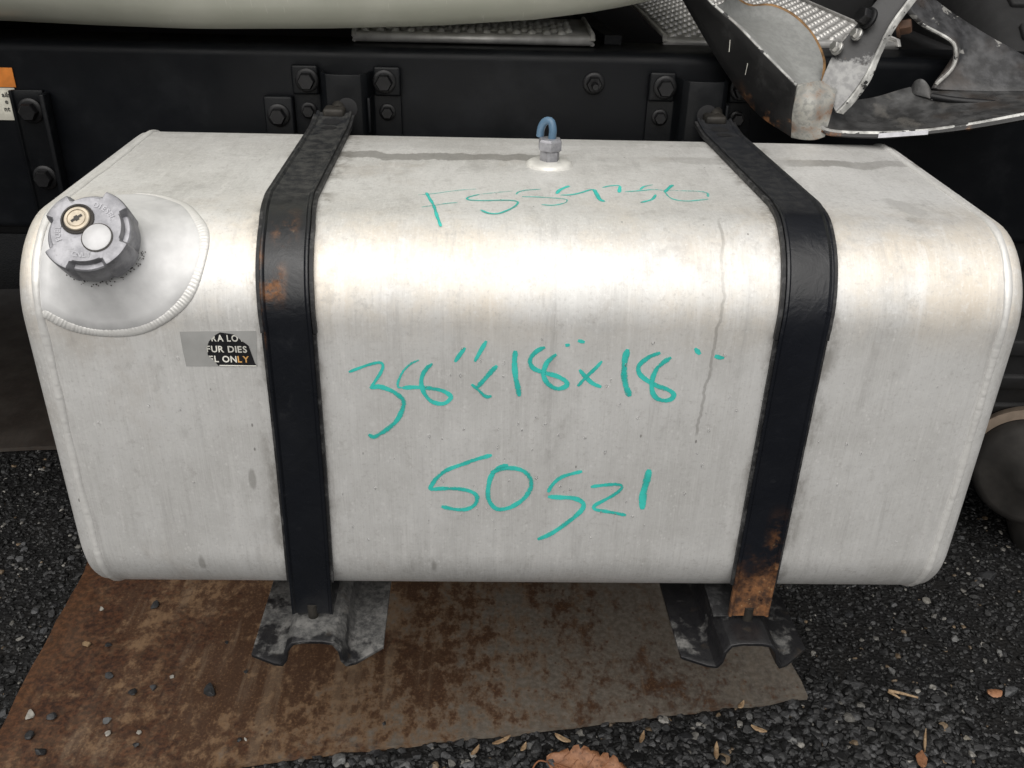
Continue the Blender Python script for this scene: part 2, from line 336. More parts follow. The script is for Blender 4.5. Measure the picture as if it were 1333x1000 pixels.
    runs = a.math('MULTIPLY', a.math('MULTIPLY', a.ramp(d2, .05, .085, 1.0, 0.0), a.ramp(z, .40, .33)), .8)
    wet = a.math('MAXIMUM', wet, a.math('MAXIMUM', drip, runs))
    col = a.mix(a.math('MULTIPLY', wet, .5), col, (.25, .235, .21))
    rough = a.math('ADD', a.math('MULTIPLY', fine, .18), .45)
    rough = a.math('SUBTRACT', rough, a.math('MULTIPLY', wet, .12))
    a.set(Base_Color=col, Metallic=.48, Roughness=rough)
    h = a.math('ADD', a.math('MULTIPLY', fine, .5), brushed)
    nrm = a.bump(h, .22, .0006)
    nrm = a.bump(a.noise(4.5, 2), .5, .004, nrm)
    a.set(Normal=nrm)
    return a.m
def weld_material():
    a = Mat('aluminium_weld'); n = a.noise(60, 3)
    a.set(Base_Color=a.mix(n, (.66, .65, .625), (.82, .815, .795)), Metallic=.28, Roughness=.42, Normal=a.bump(a.noise(300, 2), .25, .001))
    return a.m
def cast_material():
    a = Mat('cast_zinc'); n = a.noise(45, 5, .65)
    c = a.mix(a.ramp(n, .35, .68), (.25, .25, .27), (.42, .42, .445))
    c = a.mix(a.math('MULTIPLY', a.ramp(a.noise(160, 3), .55, .7), .5), c, (.2, .2, .21))
    a.set(Base_Color=c, Metallic=.55, Roughness=.48, Normal=a.bump(a.noise(240, 3), .25, .0008)); return a.m
def plain(name, col, rough=.5, metal=0.0, bump=.15, scale=120, var=.25, **k):
    a = Mat(name); n = a.noise(scale * .35, 4)
    dark = tuple(c * (1 - var) for c in col); lite = tuple(min(1, c * (1 + var)) for c in col)
    a.set(Base_Color=a.mix(a.ramp(n, .3, .7), dark, lite), Roughness=a.math('ADD', a.math('MULTIPLY', a.noise(scale * .2, 3), .2), rough - .1), Metallic=metal)
    if bump: a.set(Normal=a.bump(a.noise(scale, 3), bump, .001))
    a.set(**k); return a.m
def worn_black(name, rust_fn=None, base=(.012, .013, .016), grey=(.10, .10, .105), rough=.38, wear=(.56, .7), wscale=28, bump=.35, dusty=.5, spec=.5, crinkle=0):
    a = Mat(name); x, y, z = a.xyz()
    n = a.noise(wscale, 6, .7)
    c = a.mix(a.math('MULTIPLY', a.ramp(n, *wear), dusty), base, grey)
    c = a.mix(a.math('MULTIPLY', a.ramp(a.noise(7, 4), .4, .7), .3), c, tuple(v * 2.2 for v in base))
    r = a.math('ADD', a.math('MULTIPLY', a.noise(18, 4), .4), rough - .16)
    if crinkle:                                   # dust and scuffs on the upper side of the straps
        du = a.math('MULTIPLY', a.ramp(y, .06, .12), a.ramp(a.noise(75, 6, .75), .40, .62))
        c = a.mix(a.math('MULTIPLY', du, a.ramp(x, .1, -.1, .35, .9)), c, (.05, .05, .048)); r = a.math('MAXIMUM', r, a.math('MULTIPLY', a.ramp(y, .05, .1), .6))
    if rust_fn:
        m = rust_fn(a, x, y, z)
        rn = a.noise(70, 5, .7)
        rc = a.mix(a.ramp(rn, .35, .66), (.045, .022, .013), (.24, .105, .04))
        rc = a.mix(a.ramp(a.noise(160, 3), .6, .74), rc, (.34, .22, .11))
        c = a.mix(m, c, rc); r = a.math('MAXIMUM', r, a.math('MULTIPLY', m, .75))
        hb = a.math('ADD', a.noise(90, 4, .6), a.math('MULTIPLY', m, rn))
    else: hb = a.noise(90, 4, .6)
    nb = a.bump(hb, bump, .0015)
    if crinkle: nb = a.bump(a.noise(38, 5, .6, dist=1.4), crinkle, .005, nb)
    a.set(Base_Color=c, Roughness=r, Normal=nb, Specular_IOR_Level=spec); return a.m
def rust_sheet_material(name, dull=False):
    a = Mat(name); x, y, z = a.xyz()
    v = a.scaled((1, .72, 1), rot=(0, 0, R_(-6)))
    n1 = a.noise(6, 6, .65, vec=v); n2 = a.noise(22, 6, .7, vec=v); n3 = a.noise(110, 4, .65); st = a.noise(7, 5, .6, vec=a.scaled((5.5, .5, 1), rot=(0, 0, R_(-4))))
    n4 = a.noise(260, 8, .75); n5 = a.noise(48, 8, .72, vec=v)
    rust = a.mix(a.ramp(a.math('ADD', n1, a.math('MULTIPLY', a.math('SUBTRACT', n5, .5), .8)), .42, .60), (.070, .037, .022), (.19, .118, .068))
    rust = a.mix(a.math('MULTIPLY', a.ramp(n4, .52, .64), .4), rust, (.30, .175, .09))
    rust = a.mix(a.math('MULTIPLY', a.ramp(n4, .45, .37), .35), rust, (.04, .024, .016))
    rust = a.mix(a.math('MULTIPLY', a.ramp(st, .50, .66), .35), rust, (.25, .185, .125))
    rust = a.mix(a.math('MULTIPLY', a.ramp(st, .44, .34), .25), rust, (.06, .035, .022))
    rust = a.mix(a.math('MULTIPLY', a.ramp(a.math('ADD', x, a.math('MULTIPLY', n2, .10)), -.64, -.70), .55), rust, (.19, .085, .028))
    steel = a.mix(a.ramp(n3, .35, .7), (.098, .092, .080), (.165, .156, .138))
    # bare steel shows through mostly on the right half
    sm = a.ramp(a.math('ADD', a.math('ADD', n1, a.math('MULTIPLY', a.math('SUBTRACT', n5, .5), .9)), a.math('MULTIPLY', x, .42)), .40, .66)
    c = a.mix(a.math('MULTIPLY', sm, .80), rust, steel)
    # dark red patch on the left, as on weathered mill scale
    rp = a.math('MULTIPLY', a.ramp(a.math('ADD', a.noise(6, 8, .75), a.math('MULTIPLY', x, -.30)), .60, .70), .75)
    c = a.mix(rp, c, a.mix(a.ramp(n3, .4, .65), (.026, .013, .010), (.10, .042, .022)))
    sp = a.node('ShaderNodeTexVoronoi', Vector=a.pos, Scale=75, Randomness=1)
    c = a.mix(a.math('MULTIPLY', a.math('MULTIPLY', a.ramp(sp, .10, .22, 1.0, 0.0), a.ramp(n2, .48, .58)), .8), c, (.085, .04, .022))
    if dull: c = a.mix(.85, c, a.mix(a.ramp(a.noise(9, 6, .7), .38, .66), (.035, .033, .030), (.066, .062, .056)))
    r = a.math('ADD', a.math('MULTIPLY', n2, .4), .26)
    h = a.math('ADD', n3, a.math('MULTIPLY', n2, 1.5))
    nb = a.bump(h, .28, .0014); nb = a.bump(a.noise(3, 2), .5, .006, nb)
    a.set(Base_Color=c, Roughness=r, Normal=nb, Specular_IOR_Level=.5); return a.m
def asphalt_material():
    a = Mat('dark_asphalt'); v = a.node('ShaderNodeTexVoronoi', Vector=a.pos, Scale=150); v2 = a.node('ShaderNodeTexVoronoi', out=1, Vector=a.pos, Scale=150)
    n = a.noise(14, 5)
    g = a.node('ShaderNodeRGBToBW', Color=v2)
    c = a.mix(a.ramp(g, .2, .9), (.003, .003, .0033), (.014, .014, .0145))
    c = a.mix(a.ramp(n, .35, .7), c, (.009, .0085, .008))
    a.set(Base_Color=c, Roughness=.7, Normal=a.bump(v, .8, .003), Specular_IOR_Level=.3); return a.m
def stone_material(attr):
    a = Mat('gravel_stone' if attr else 'loose_stone')
    if attr: c = a.node('ShaderNodeAttribute', props=dict(attribute_name='tint'))
    else:
        rnd = a.node('ShaderNodeObjectInfo', out=5)
        rp = a.t.nodes.new('ShaderNodeValToRGB'); a.t.links.new(rnd, rp.inputs[0]); c = rp.outputs[0]
        e = rp.color_ramp.elements; e[0].position = 0; e[0].color = (.016, .0165, .018, 1); e[1].position = 1; e[1].color = (.26, .235, .19, 1)
        for p_, q_ in ((.45, (.04, .041, .044, 1)), (.8, (.085, .087, .09, 1)), (.93, (.17, .17, .165, 1))): k = e.new(p_); k.color = q_
    n = a.noise(230, 4, .65)
    c = a.mix(a.ramp(n, .35, .7), c, a.node('ShaderNodeMix', out=2, props=dict(data_type='RGBA', blend_type='MULTIPLY'), i0=1.0, i6=c, i7=(.5, .5, .5)))
    a.set(Base_Color=c, Roughness=.55, Normal=a.bump(a.noise(420, 3), .5, .001)); return a.m
def marker_material():
    a = Mat('turquoise_paint_marker'); at = a.node('ShaderNodeAttribute', out=2, props=dict(attribute_name='strength'))
    n = a.noise(420, 4, .75); n2 = a.noise(34, 3)
    c = a.mix(a.ramp(n2, .35, .65), (.03, .46, .40), (.06, .62, .54))
    cover = a.ramp(a.math('ADD', a.math('ADD', n, a.math('MULTIPLY', a.math('SUBTRACT', n2, .5), .9)), a.math('SUBTRACT', at, .74)), .20, .62, .10, 1.0)
    a.set(Base_Color=c, Roughness=.5, Alpha=cover); return a.m
def fairing_material():
    a = Mat('pale_fairing_paint'); x, y, z = a.xyz()
    sc = a.noise(6, 3, .6, vec=a.scaled((46, 3, 5), rot=(0, R_(35), 0)))
    c = a.mix(a.ramp(a.noise(7, 4), .35, .7), (.42, .43, .365), (.50, .505, .44))
    c = a.mix(a.math('MULTIPLY', a.ramp(sc, .66, .72), .45), c, (.62, .62, .56))
    a.set(Base_Color=c, Roughness=.32, Normal=a.bump(a.noise(40, 3), .06, .001)); return a.m

ALU, WELD, CAST = alu_material(), weld_material(), cast_material()
BLACK = worn_black('black_frame_paint', base=(.0028, .0034, .0046), grey=(.010, .011, .013), spec=.22, wear=(.5, .72), wscale=9, bump=.12, rough=.42, dusty=.6)
BLACK_PART = worn_black('black_bracket_paint', base=(.0028, .0034, .0044), grey=(.014, .014, .016), rough=.40, bump=.3, spec=.25)
def rust_left(a, x, y, z):
    m = a.math('MULTIPLY', a.bell(z, .408, .006, .018), a.bell(x, -.243, .003, .014))
    e = a.math('MULTIPLY', a.bell(z, .395, .03, .03), a.bell(x, -.2585, .001, .006))
    b = a.math('MULTIPLY', a.bell(z, .45, .002, .012), a.bell(x, -.236, .004, .014))
    m = a.math('MAXIMUM', a.math('MAXIMUM', m, e), a.math('MULTIPLY', b, .6))
    return a.math('MULTIPLY', m, a.ramp(a.noise(48, 5, .7), .42, .60))
def rust_right(a, x, y, z):
    d = a.ramp(a.math('SUBTRACT', z, a.math('MULTIPLY', a.noise(30, 4, .65), .14)), -.045, .03, 1.0, 0.0)
    e = a.math('MULTIPLY', a.math('MULTIPLY', a.ramp(z, .17, .06), a.bell(x, .288, .005, .016)), a.ramp(a.noise(36, 5, .7), .44, .6))
    return a.math('MAXIMUM', a.math('MULTIPLY', d, a.ramp(a.noise(45, 5, .7), .30, .48)), e)
STRAP_L = worn_black('strap_black_paint', rust_left, base=(.006, .007, .0095), grey=(.03, .031, .034), rough=.27, wear=(.6, .75), bump=.14, crinkle=.16)
STRAP_R = worn_black('strap_black_paint_rusted', rust_right, base=(.006, .007, .010), grey=(.03, .031, .034), rough=.27, wear=(.6, .75), bump=.14, crinkle=.16)
RUBBER = worn_black('strap_rubber', base=(.012, .012, .013), grey=(.085, .085, .085), rough=.55, wear=(.48, .68), wscale=60, bump=.6, dusty=.8)
def grey_worn():
    a = Mat('scuffed_bracket_steel'); x, y, z = a.xyz()
    n = a.noise(13, 6, .62); n2 = a.noise(150, 5, .7)
    g = a.mix(a.ramp(n2, .3, .7), (.055, .055, .056), (.16, .158, .152))
    g = a.mix(a.math('MULTIPLY', a.ramp(a.noise(45, 6, .7), .5, .62), .6), g, (.24, .235, .225))
    # black paint that has stayed on towards the tips and in patches, and over most of the right bracket
    blk = a.ramp(a.math('ADD', a.math('ADD', n, a.math('MULTIPLY', a.ramp(y, -.015, -.05), .12)), a.math('MULTIPLY', a.ramp(x, 0, .1), .13)), .53, .60)
    blk = a.math('MAXIMUM', blk, a.ramp(y, .10, .13))
    c = a.mix(a.math('MULTIPLY', blk, .93), g, (.010, .010, .012))
    c = a.mix(a.math('MULTIPLY', a.ramp(a.noise(40, 4), .6, .72), .3), c, (.09, .07, .05))
    a.set(Base_Color=c, Roughness=a.math('SUBTRACT', .52, a.math('MULTIPLY', blk, .22)), Metallic=.2, Normal=a.bump(a.math('ADD', n2, n), .4, .0015)); return a.m
BRACKET = grey_worn()
BOLT = plain('black_bolt', (.008, .008, .009), .42, .3, .3)
BRIGHT = plain('bright_zinc_bolt', (.40, .395, .38), .38, .8, .3)
DULL_ST = plain('dull_dark_steel', (.03, .027, .023), .6, .3, .5, var=.5)
RUSTY = plain('rusty_bolt', (.10, .05, .028), .75, .1, .6, var=.5)
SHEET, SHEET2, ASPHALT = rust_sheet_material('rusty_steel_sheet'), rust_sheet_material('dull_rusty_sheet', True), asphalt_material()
GRAVEL, STONE = stone_material(True), stone_material(False)
MARK = marker_material()
FAIR = fairing_material()
TREAD = plain('bright_tread_plate', (.60, .59, .57), .42, .5, .25, 90, .2)
TYRE = plain('tyre_rubber', (.010, .010, .0105), .75, 0.0, .4, 90, .3)
DARK = plain('underbody_black', (.008, .008, .009), .7, 0.0, .3, 30, .4)
STEEL_D = plain('dark_exhaust_steel', (.034, .031, .028), .7, .15, .4, 40, .45)
BRONZE = plain('heat_tinted_band', (.34, .27, .21), .45, .6, .2, 60, .25)

# ------------------------------------------------------------------ the ground
def poly_sheet(name, pts, z0, z1, mat, parent=None):
    n = len(pts); V = [(x, y, z1) for x, y in pts] + [(x, y, z0) for x, y in pts]
    F = [tuple(range(n)), tuple(range(2 * n - 1, n - 1, -1))] + [(i, (i + 1) % n, n + (i + 1) % n, n + i) for i in range(n)]
    return mesh(name, V, F, mat, parent, smooth=False)
ground = mesh('ground', [(-30, -30, GZ), (30, -30, GZ), (30, 30, GZ), (-30, 30, GZ)], [(0, 1, 2, 3)], ASPHALT, smooth=False)
tag(ground, 'dark asphalt yard strewn with grey gravel', kind='structure')
SH1 = [(-.735, .02), (-.742, .131), (-.75, .33), (-.758, .549), (-.765, .78), (.43, .86), (.451, .369), (.465, .205), (.1, .148), (-.258, .098), (-.5, .055)]
def wavy(pts, amp=.0025, step=.03):
    out = []
    for i, p in enumerate(pts):
        q = pts[(i + 1) % len(pts)]; L = math.dist(p, q); n = max(1, int(L / step))
        for k in range(n):
            t = k / n; out.append((p[0] + (q[0] - p[0]) * t + (random.uniform(-amp, amp) if k else 0), p[1] + (q[1] - p[1]) * t + (random.uniform(-amp, amp) if k else 0)))
    return out
s1 = poly_sheet('rusty_sheet', wavy(SH1), GZ + .002, GZ + .010, SHEET)
tag(s1, 'large rusty steel sheet lying on the gravel under the aluminium tank', 'metal sheet')
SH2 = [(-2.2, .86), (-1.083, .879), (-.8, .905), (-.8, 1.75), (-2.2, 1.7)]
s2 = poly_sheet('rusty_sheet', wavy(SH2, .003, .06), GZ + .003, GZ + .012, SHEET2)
tag(s2, 'dull brown sheet on the ground in the shade behind the tank, far left', 'metal sheet')
def inside(x, y, poly):
    c = np.zeros(len(x), bool); j = len(poly) - 1
    for i in range(len(poly)):
        xi, yi = poly[i]; xj, yj = poly[j]
        c ^= ((yi > y) != (yj > y)) & (x < (xj - xi) * (y - yi) / (yj - yi + 1e-12) + xi); j = i
    return c
def ico(sub):
    bm = bmesh.new(); bmesh.ops.create_icosphere(bm, subdivisions=sub, radius=1); bm.verts.ensure_lookup_table()
    V = np.array([v.co[:] for v in bm.verts]); F = np.array([[v.index for v in f.verts] for f in bm.faces]); bm.free(); return V, F
def rot_mats(n):
    q = rng.normal(size=(n, 4)); q /= np.linalg.norm(q, axis=1)[:, None]; a, b, c, d = q.T
    return np.stack([1 - 2 * (c * c + d * d), 2 * (b * c - a * d), 2 * (b * d + a * c), 2 * (b * c + a * d), 1 - 2 * (b * b + d * d), 2 * (c * d - a * b),
                     2 * (b * d - a * c), 2 * (c * d + a * b), 1 - 2 * (b * b + c * c)], 1).reshape(n, 3, 3)
def stones(xy, rad, sub):
    V0, F0 = ico(sub); n = len(xy)
    lump = 1 + rng.normal(0, .10, (n, len(V0), 1))
    # a few flat cuts so they read as crushed stone
    P = V0[None] * lump
    for _ in range(8):
        d = rng.normal(size=(n, 3)); d /= np.linalg.norm(d, axis=1)[:, None]; k = rng.uniform(.42, .8, n)
        s = np.einsum('nvk,nk->nv', P, d); ex = np.maximum(s - k[:, None], 0); P = P - ex[..., None] * d[:, None]
    P = P * rng.uniform(.65, 1.15, (n, 1, 3)); P = np.einsum('nij,nvj->nvi', rot_mats(n), P)
    P[..., 2] *= .6; P *= 1.3 * rad[:, None, None]
    P[..., 0] += xy[:, :1]; P[..., 1] += xy[:, 1:2]
    P[..., 2] += GZ + rad[:, None] * rng.uniform(.0, .5, (n, 1))
    F = F0[None] + (np.arange(n) * len(V0))[:, None, None]
    return P.reshape(-1, 3), F.reshape(-1, 3), len(V0), len(F0)
def gravel(name, n, r0, r1, sub, ylim, power=2.0, lift=1.0, xlim=(-1.45, 1.45)):
    x = rng.uniform(xlim[0], xlim[1], n * 3); y = rng.uniform(ylim[0], ylim[1], n * 3)
    ok = ~inside(x, y, SH1) & ~inside(x, y, SH2); x, y = x[ok][:n], y[ok][:n]
    rad = r0 + (r1 - r0) * rng.random(len(x)) ** power
    V, F, nv, nf = stones(np.stack([x, y], 1), rad, sub)
    me = bpy.data.meshes.new(name); me.vertices.add(len(V)); me.vertices.foreach_set('co', V.ravel())
    me.loops.add(F.size); me.loops.foreach_set('vertex_index', F.ravel().astype(np.int32))
    me.polygons.add(len(F)); me.polygons.foreach_set('loop_start', np.arange(0, F.size, 3, dtype=np.int32))
    me.update(calc_edges=True); me.shade_flat()
    k = rng.random(len(x)); g = lift * (.003 + .040 * k ** 2.8)
    tint = np.stack([g, g * 1.01, g * 1.04, np.ones_like(g)], 1)
    pale = rng.random(len(x)) < .03; tint[pale, :3] = rng.uniform(.10, .32, (pale.sum(), 1)) * np.array([[1, .96, .88]])
    tan = rng.random(len(x)) < .014; tint[tan, :3] = rng.uniform(.10, .22, (tan.sum(), 1)) * np.array([[1, .72, .45]])
    at = me.color_attributes.new('tint', 'FLOAT_COLOR', 'POINT'); at.data.foreach_set('color', np.repeat(tint, nv, 0).astype(np.float32).ravel())
    return tag(put(name, me, GRAVEL, ground), kind='stuff')
gravel('fine_gravel', 46000, .0016, .0048, 1, (-.1, 1.05), 1.5).location = (0, 0, 0)
gravel('coarse_gravel', 7000, .0035, .0072, 2, (-.1, .9), 2.0)
gravel('crushed_stone', 3000, .0038, .0088, 2, (-.03, .24), 1.7, 1.9, (-.35, .72))     # pale crushed stone heaped in front of the sheet
V0, F0 = ico(2); stone_meshes = []
for k in range(10):
    V, F, _, _ = stones(np.zeros((1, 2)), np.ones(1), 2); V[:, 2] -= V[:, 2].mean()
    me = bpy.data.meshes.new('stone'); me.from_pydata(V.tolist(), [], F.tolist()); me.shade_flat(); me.materials.append(STONE); stone_meshes.append(me)
cnt = 0
while cnt < 280:
    x = random.uniform(-1.1, 1.15); y = random.uniform(-.02, .62) if abs(x) > .5 else random.uniform(-.02, .22)
    if inside(np.array([x]), np.array([y]), SH1)[0]: continue
    o = put('stone', random.choice(stone_meshes), None, ground); s = random.uniform(.005, .0075) if random.random() < .86 else random.uniform(.008, .013)
    o.location = (x, y, GZ + s * .4); o.scale = (s, s * random.uniform(.7, 1), s * random.uniform(.6, .9)); o.rotation_euler = (random.uniform(-.4, .4), random.uniform(-.4, .4), random.uniform(0, 6.3)); cnt += 1

# ------------------------------------------------------------------ the truck behind: rail, deck, fairing
rail = thing('frame_rail', 'long black steel truck frame rail running behind the tank', 'truck frame', (0, .495, .28))
def extrude_x(prof, x0, x1, nx=2):
    rows = [[(x, y, z) for y, z in prof] for x in np.linspace(x0, x1, nx)]; return grid(rows)
RY = .495
arc = [(RY + .014 - .014 * math.cos(a), .531 + .014 * math.sin(a)) for a in np.linspace(0, math.pi / 2, 7)]
arcb = [(RY + .014 - .014 * math.cos(a), .294 - .014 * math.sin(a)) for a in np.linspace(math.pi / 2, 0, 7)]
V, F = extrude_x([(.585, .28)] + arcb + arc + [(.585, .545)], -2.2, 2.2, 2)
solid(mesh('web', V, F, BLACK, rail, sharp=60), .007, -1)
def bolt_mesh(r, hgt, washer=1.35, mat=BOLT):
    n = 6; rows = []
    V, F = lathe([(r * washer, 0), (r * washer, .003), (r * washer * .9, .0042), (r * 1.02, .0046)], (0, 0, 0), (0, 0, 1), 24)
    hx = lambda rr, h: [(rr * math.cos(k * math.pi / 3), rr * math.sin(k * math.pi / 3), h) for k in range(6)]
    Vh, Fh = grid([hx(r, .004), hx(r, hgt * .85), hx(r * .86, hgt)], True); Fh.append(tuple(range(12, 18)))
    me = bpy.data.meshes.new('bolt'); b = len(V); me.from_pydata([tuple(v) for v in V] + Vh, [], F + [tuple(i + b for i in f) for f in Fh]); me.validate()
    bm = bmesh.new(); bm.from_mesh(me); bmesh.ops.recalc_face_normals(bm, faces=bm.faces); bm.to_mesh(me); bm.free()
    me.shade_smooth(); me.set_sharp_from_angle(angle=R_(35)); me.materials.append(mat); return me
BM = bolt_mesh(.0105, .013)
def bolt(parent, loc, direction=(0, -1, 0), scale=1.0, me=None, name='bolt'):
    o = put(name, me or BM, None, parent); o.location = Vector(loc) - wloc(parent)
    o.rotation_mode = 'QUATERNION'; o.rotation_quaternion = Vector(direction).to_track_quat('Z', 'Y') ; o.scale = (scale,) * 3; return o
bolt(rail, (.102, RY, .505), scale=1.05)
sh = mesh('bolt_shank', *lathe([(.005, 0), (.005, .016), (.004, .018)], (.102, RY - .010, .505), (0, -1, 0), 12), BOLT, rail)
# bolted plates on the rail
pl = thing('bolt_plate', 'small black plate with one bolt on the rail, beside the left strap bracket', 'plate', (-.329, RY, .40))
box('plate', (-.349, RY - .014, .36), (-.309, RY - .001, .482), BLACK_PART, pl, .003)
bolt(pl, (-.329, RY - .014, .457), scale=1.1)
ab = thing('angle_bracket', 'upright black angle bracket with two bolts on the rail, far left', 'bracket', (-.668, RY, .28))
V, F = grid([[(-.688, RY - .012, z), (-.686, RY - .008, z), (-.682, RY - .006, z), (-.648, RY - .006, z)] for z in (.482, .47, .29)])
solid(mesh('angle_plate', V, F, BLACK_PART, ab, sharp=30), .005, 1, .001)
box('edge_flange', (-.6475, RY - .022, .285), (-.6405, RY - .001, .480), BLACK_PART, ab, .002)
bolt(ab, (-.668, RY - .006, .455), scale=1.2); bolt(ab, (-.668, RY - .006, .362), scale=1.2)
# warning label on the rail, at the left border of the picture
wl = thing('warning_label', 'white and orange warning label stuck on the rail, left edge', 'label', (-.75, RY, .44))
box('white_panel', (-.86, RY - .0015, .440), (-.687, RY - .0005, .4835), plain('label_white', (.62, .60, .52), .5, 0, 0), wl, 0)
box('orange_band', (-.86, RY - .0016, .4845), (-.684, RY - .0005, .510), plain('label_orange', (.62, .20, .03), .5, 0, 0), wl, 0)
INK = plain('label_ink', (.02, .02, .02), .6, 0, 0)
V, F = [], []
for s, zc in (('ails', .4715), ('e', .4625), ('nt', .4525)):
    polys, wd = line_of_text(s, .0062, .07)
    xr = {'ails': -.6935, 'e': -.6985, 'nt': -.698}[s]
    for p in polys: F.append(tuple(range(len(V), len(V) + len(p)))); V += [(xr - wd + a, RY - .0022, zc + b) for a, b in p]
mesh('lettering', V, F, INK, wl, smooth=False)

# aluminium deck plates lying across the rails
def deck(name, label, x0, x1, y0, y1, z, dots):
    d = thing(name, label, 'deck plate', ((x0 + x1) / 2, y0, z))
    pr = [(y0 + .012, z - .006), (y0 + .003, z - .008), (y0, z - .004), (y0, z + .002), (y0 + .004, z + .005), (y1, z + .005)]
    V, F = extrude_x(pr, x0, x1, 2); solid(mesh('plate', V, F, TREAD, d, sharp=50), .0025, -1)
    V, F = [], []
    for i in range(int((x1 - x0 - .02) / .021)):
        for j in range(dots):
            cx, cy = x0 + .014 + i * .021 + (.0105 if j % 2 else 0), y0 + .018 + j * .019
            if cy > y1 - .01: break
            v, f = lathe([(.0068, 0), (.0058, .003), (.0034, .005), (.0008, .0056)], (cx, cy, z + .0045), (0, 0, 1), 8)
            F += [tuple(k + len(V) for k in q) for q in f]; V += v
    tag(mesh('raised_dots', V, F, TREAD, d), kind='stuff')
    for sx in (x0, x1):
        V, F = tube([(sx, y0 + .004, z - .006), (sx, y0 - .001, z), (sx, y0 + .006, z + .006), (sx, y1, z + .006)], .0035, 8); mesh('rolled_edge', V, F, TREAD, d)
    return d
deck('deck_plate', 'bright tread plate edge showing under the pale fairing', -.228, .101, .535, .70, .5545, 6)
deck('deck_plate', 'bright dotted tread plate behind the bent bracket, upper right', .208, .545, .575, 1.25, .5495, 40)
cm = thing('cross_member', 'black cross bar on the rail between the two tread plates', 'cross member', (.13, .56, .545))
V, F = grid([[(x + dx, y, .546 + h) for dx, h in ((-.012, 0), (-.012, .012), (.012, .012), (.012, 0))] for x, y in ((.132, .56), (.118, .66), (.10, .9))]); F.append((0, 1, 2, 3)); mesh('bar', V, F, BLACK_PART, cm, sharp=30)

# the pale rounded fairing that hangs over the rail
fx = [-2.3, -1.3, -.9, -.669, -.553, -.425, -.257, -.118, .021, .109, .177, .24, .34, .5, .8]
fz = [.614, .579, .571, .568, .565, .563, .567, .573, .584, .597, .612, .632, .672, .735, .83]
rows = []
for x in np.linspace(-2.3, .32, 70):
    zb = float(np.interp(x, fx, fz)); back = 0
    P = [(1.5, zb + .10), (1.0, zb + .03), (.6, zb + .004), (.51, zb), (.478, zb + .004), (.452, zb + .016), (.430, zb + .038), (.418, zb + .07), (.410, zb + .13), (.408, zb + .25), (.41, zb + .6), (.44, 2.1)]
    rows.append([(x, y + back, z) for y, z in P])
V, F = grid(rows); fair = mesh('fairing', V, F, FAIR, None, sharp=80); solid(fair, .006, 1)
tag(fair, 'large pale grey rounded fairing hanging over the frame rail', 'fairing')
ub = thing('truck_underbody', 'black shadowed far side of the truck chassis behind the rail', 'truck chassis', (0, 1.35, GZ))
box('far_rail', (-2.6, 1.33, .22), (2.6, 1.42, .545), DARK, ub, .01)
box('far_panel', (-2.6, 1.9, -.25), (3.0, 2.0, 2.4), DARK, ub, .01)  # added dark backdrop that blackens the view and blocks sky behind the rail
box('floor', (-2.6, 1.0, 1.05), (2.2, 1.9, 1.1), DARK, ub, .01)  # unseen cover added overhead to keep light off the space behind the rail
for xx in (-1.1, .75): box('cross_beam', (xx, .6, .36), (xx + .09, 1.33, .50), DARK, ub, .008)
tag(ub.children[0], kind=None)

# tyre and exhaust can beyond the right end of the tank
TC = Vector((.80, 1.10, GZ + .50))
prof = [(.30, .0), (.33, -.012), (.40, -.022), (.455, -.016), (.485, .006), (.50, .03), (.50, .25), (.485, .275), (.40, .30), (.30, .28)]
V, F = lathe(prof, TC, (1, 0, 0), 72); F = F[:-2]; ty = mesh('wheel_tyre', V, F, TYRE, ub)
V, F = lathe([(.06, .03), (.16, .035), (.20, .06), (.29, .055), (.305, .02), (.31, .0)], TC, (1, 0, 0), 48); mesh('rim', V, F, STEEL_D, ty)
for k in range(40):
    a = k * 2 * math.pi / 40; ca, sa = math.cos(a), math.sin(a)
    if k == 0:
        tl = box('tread_block', (-.10, -.016, -.006), (.10, .016, .010), TYRE, None, .004); tm = tl.data; bpy.data.objects.remove(tl)
    o = put('tread_block', tm, None, ty); o.location = TC + Vector((.14, ca * .498, sa * .498)) - wloc(ty); o.rotation_euler = (a - math.pi / 2, 0, 0)
ex = thing('exhaust_can', 'dark exhaust can with a bronze clamp band at the right edge', 'exhaust', (1.0, .60, GZ))
EC = Vector((.945, .56, -.18)); EA = Vector((.55, .82, -.12)).normalized()
V, F = lathe([(.01, -.014), (.03, -.0135), (.034, -.010), (.082, -.008), (.092, -.004), (.099, .004), (.102, .016), (.102, .6)], EC, EA, 40); mesh('can', V, F, STEEL_D, ex)
rv = (EA.cross(Vector((0, 0, 1)))).normalized(); uv = rv.cross(EA)
rows = [[EC + EA * h + (rv * math.cos(R_(a)) + uv * math.sin(R_(a))) * r for a in np.linspace(60, 168, 40)] for r, h in ((.103, .016), (.119, .018), (.123, .030), (.119, .044), (.103, .046))]
V, F = grid(rows); mesh('clamp_band', V, F, BRONZE, ex)
V, F = tube(cat_rom([(1.06, .72, -.16), (1.06, .68, -.22), (1.06, .62, -.30), (1.09, .56, -.40)], 14), .088, 28); mesh('outlet_pipe', V, F, STEEL_D, ex)

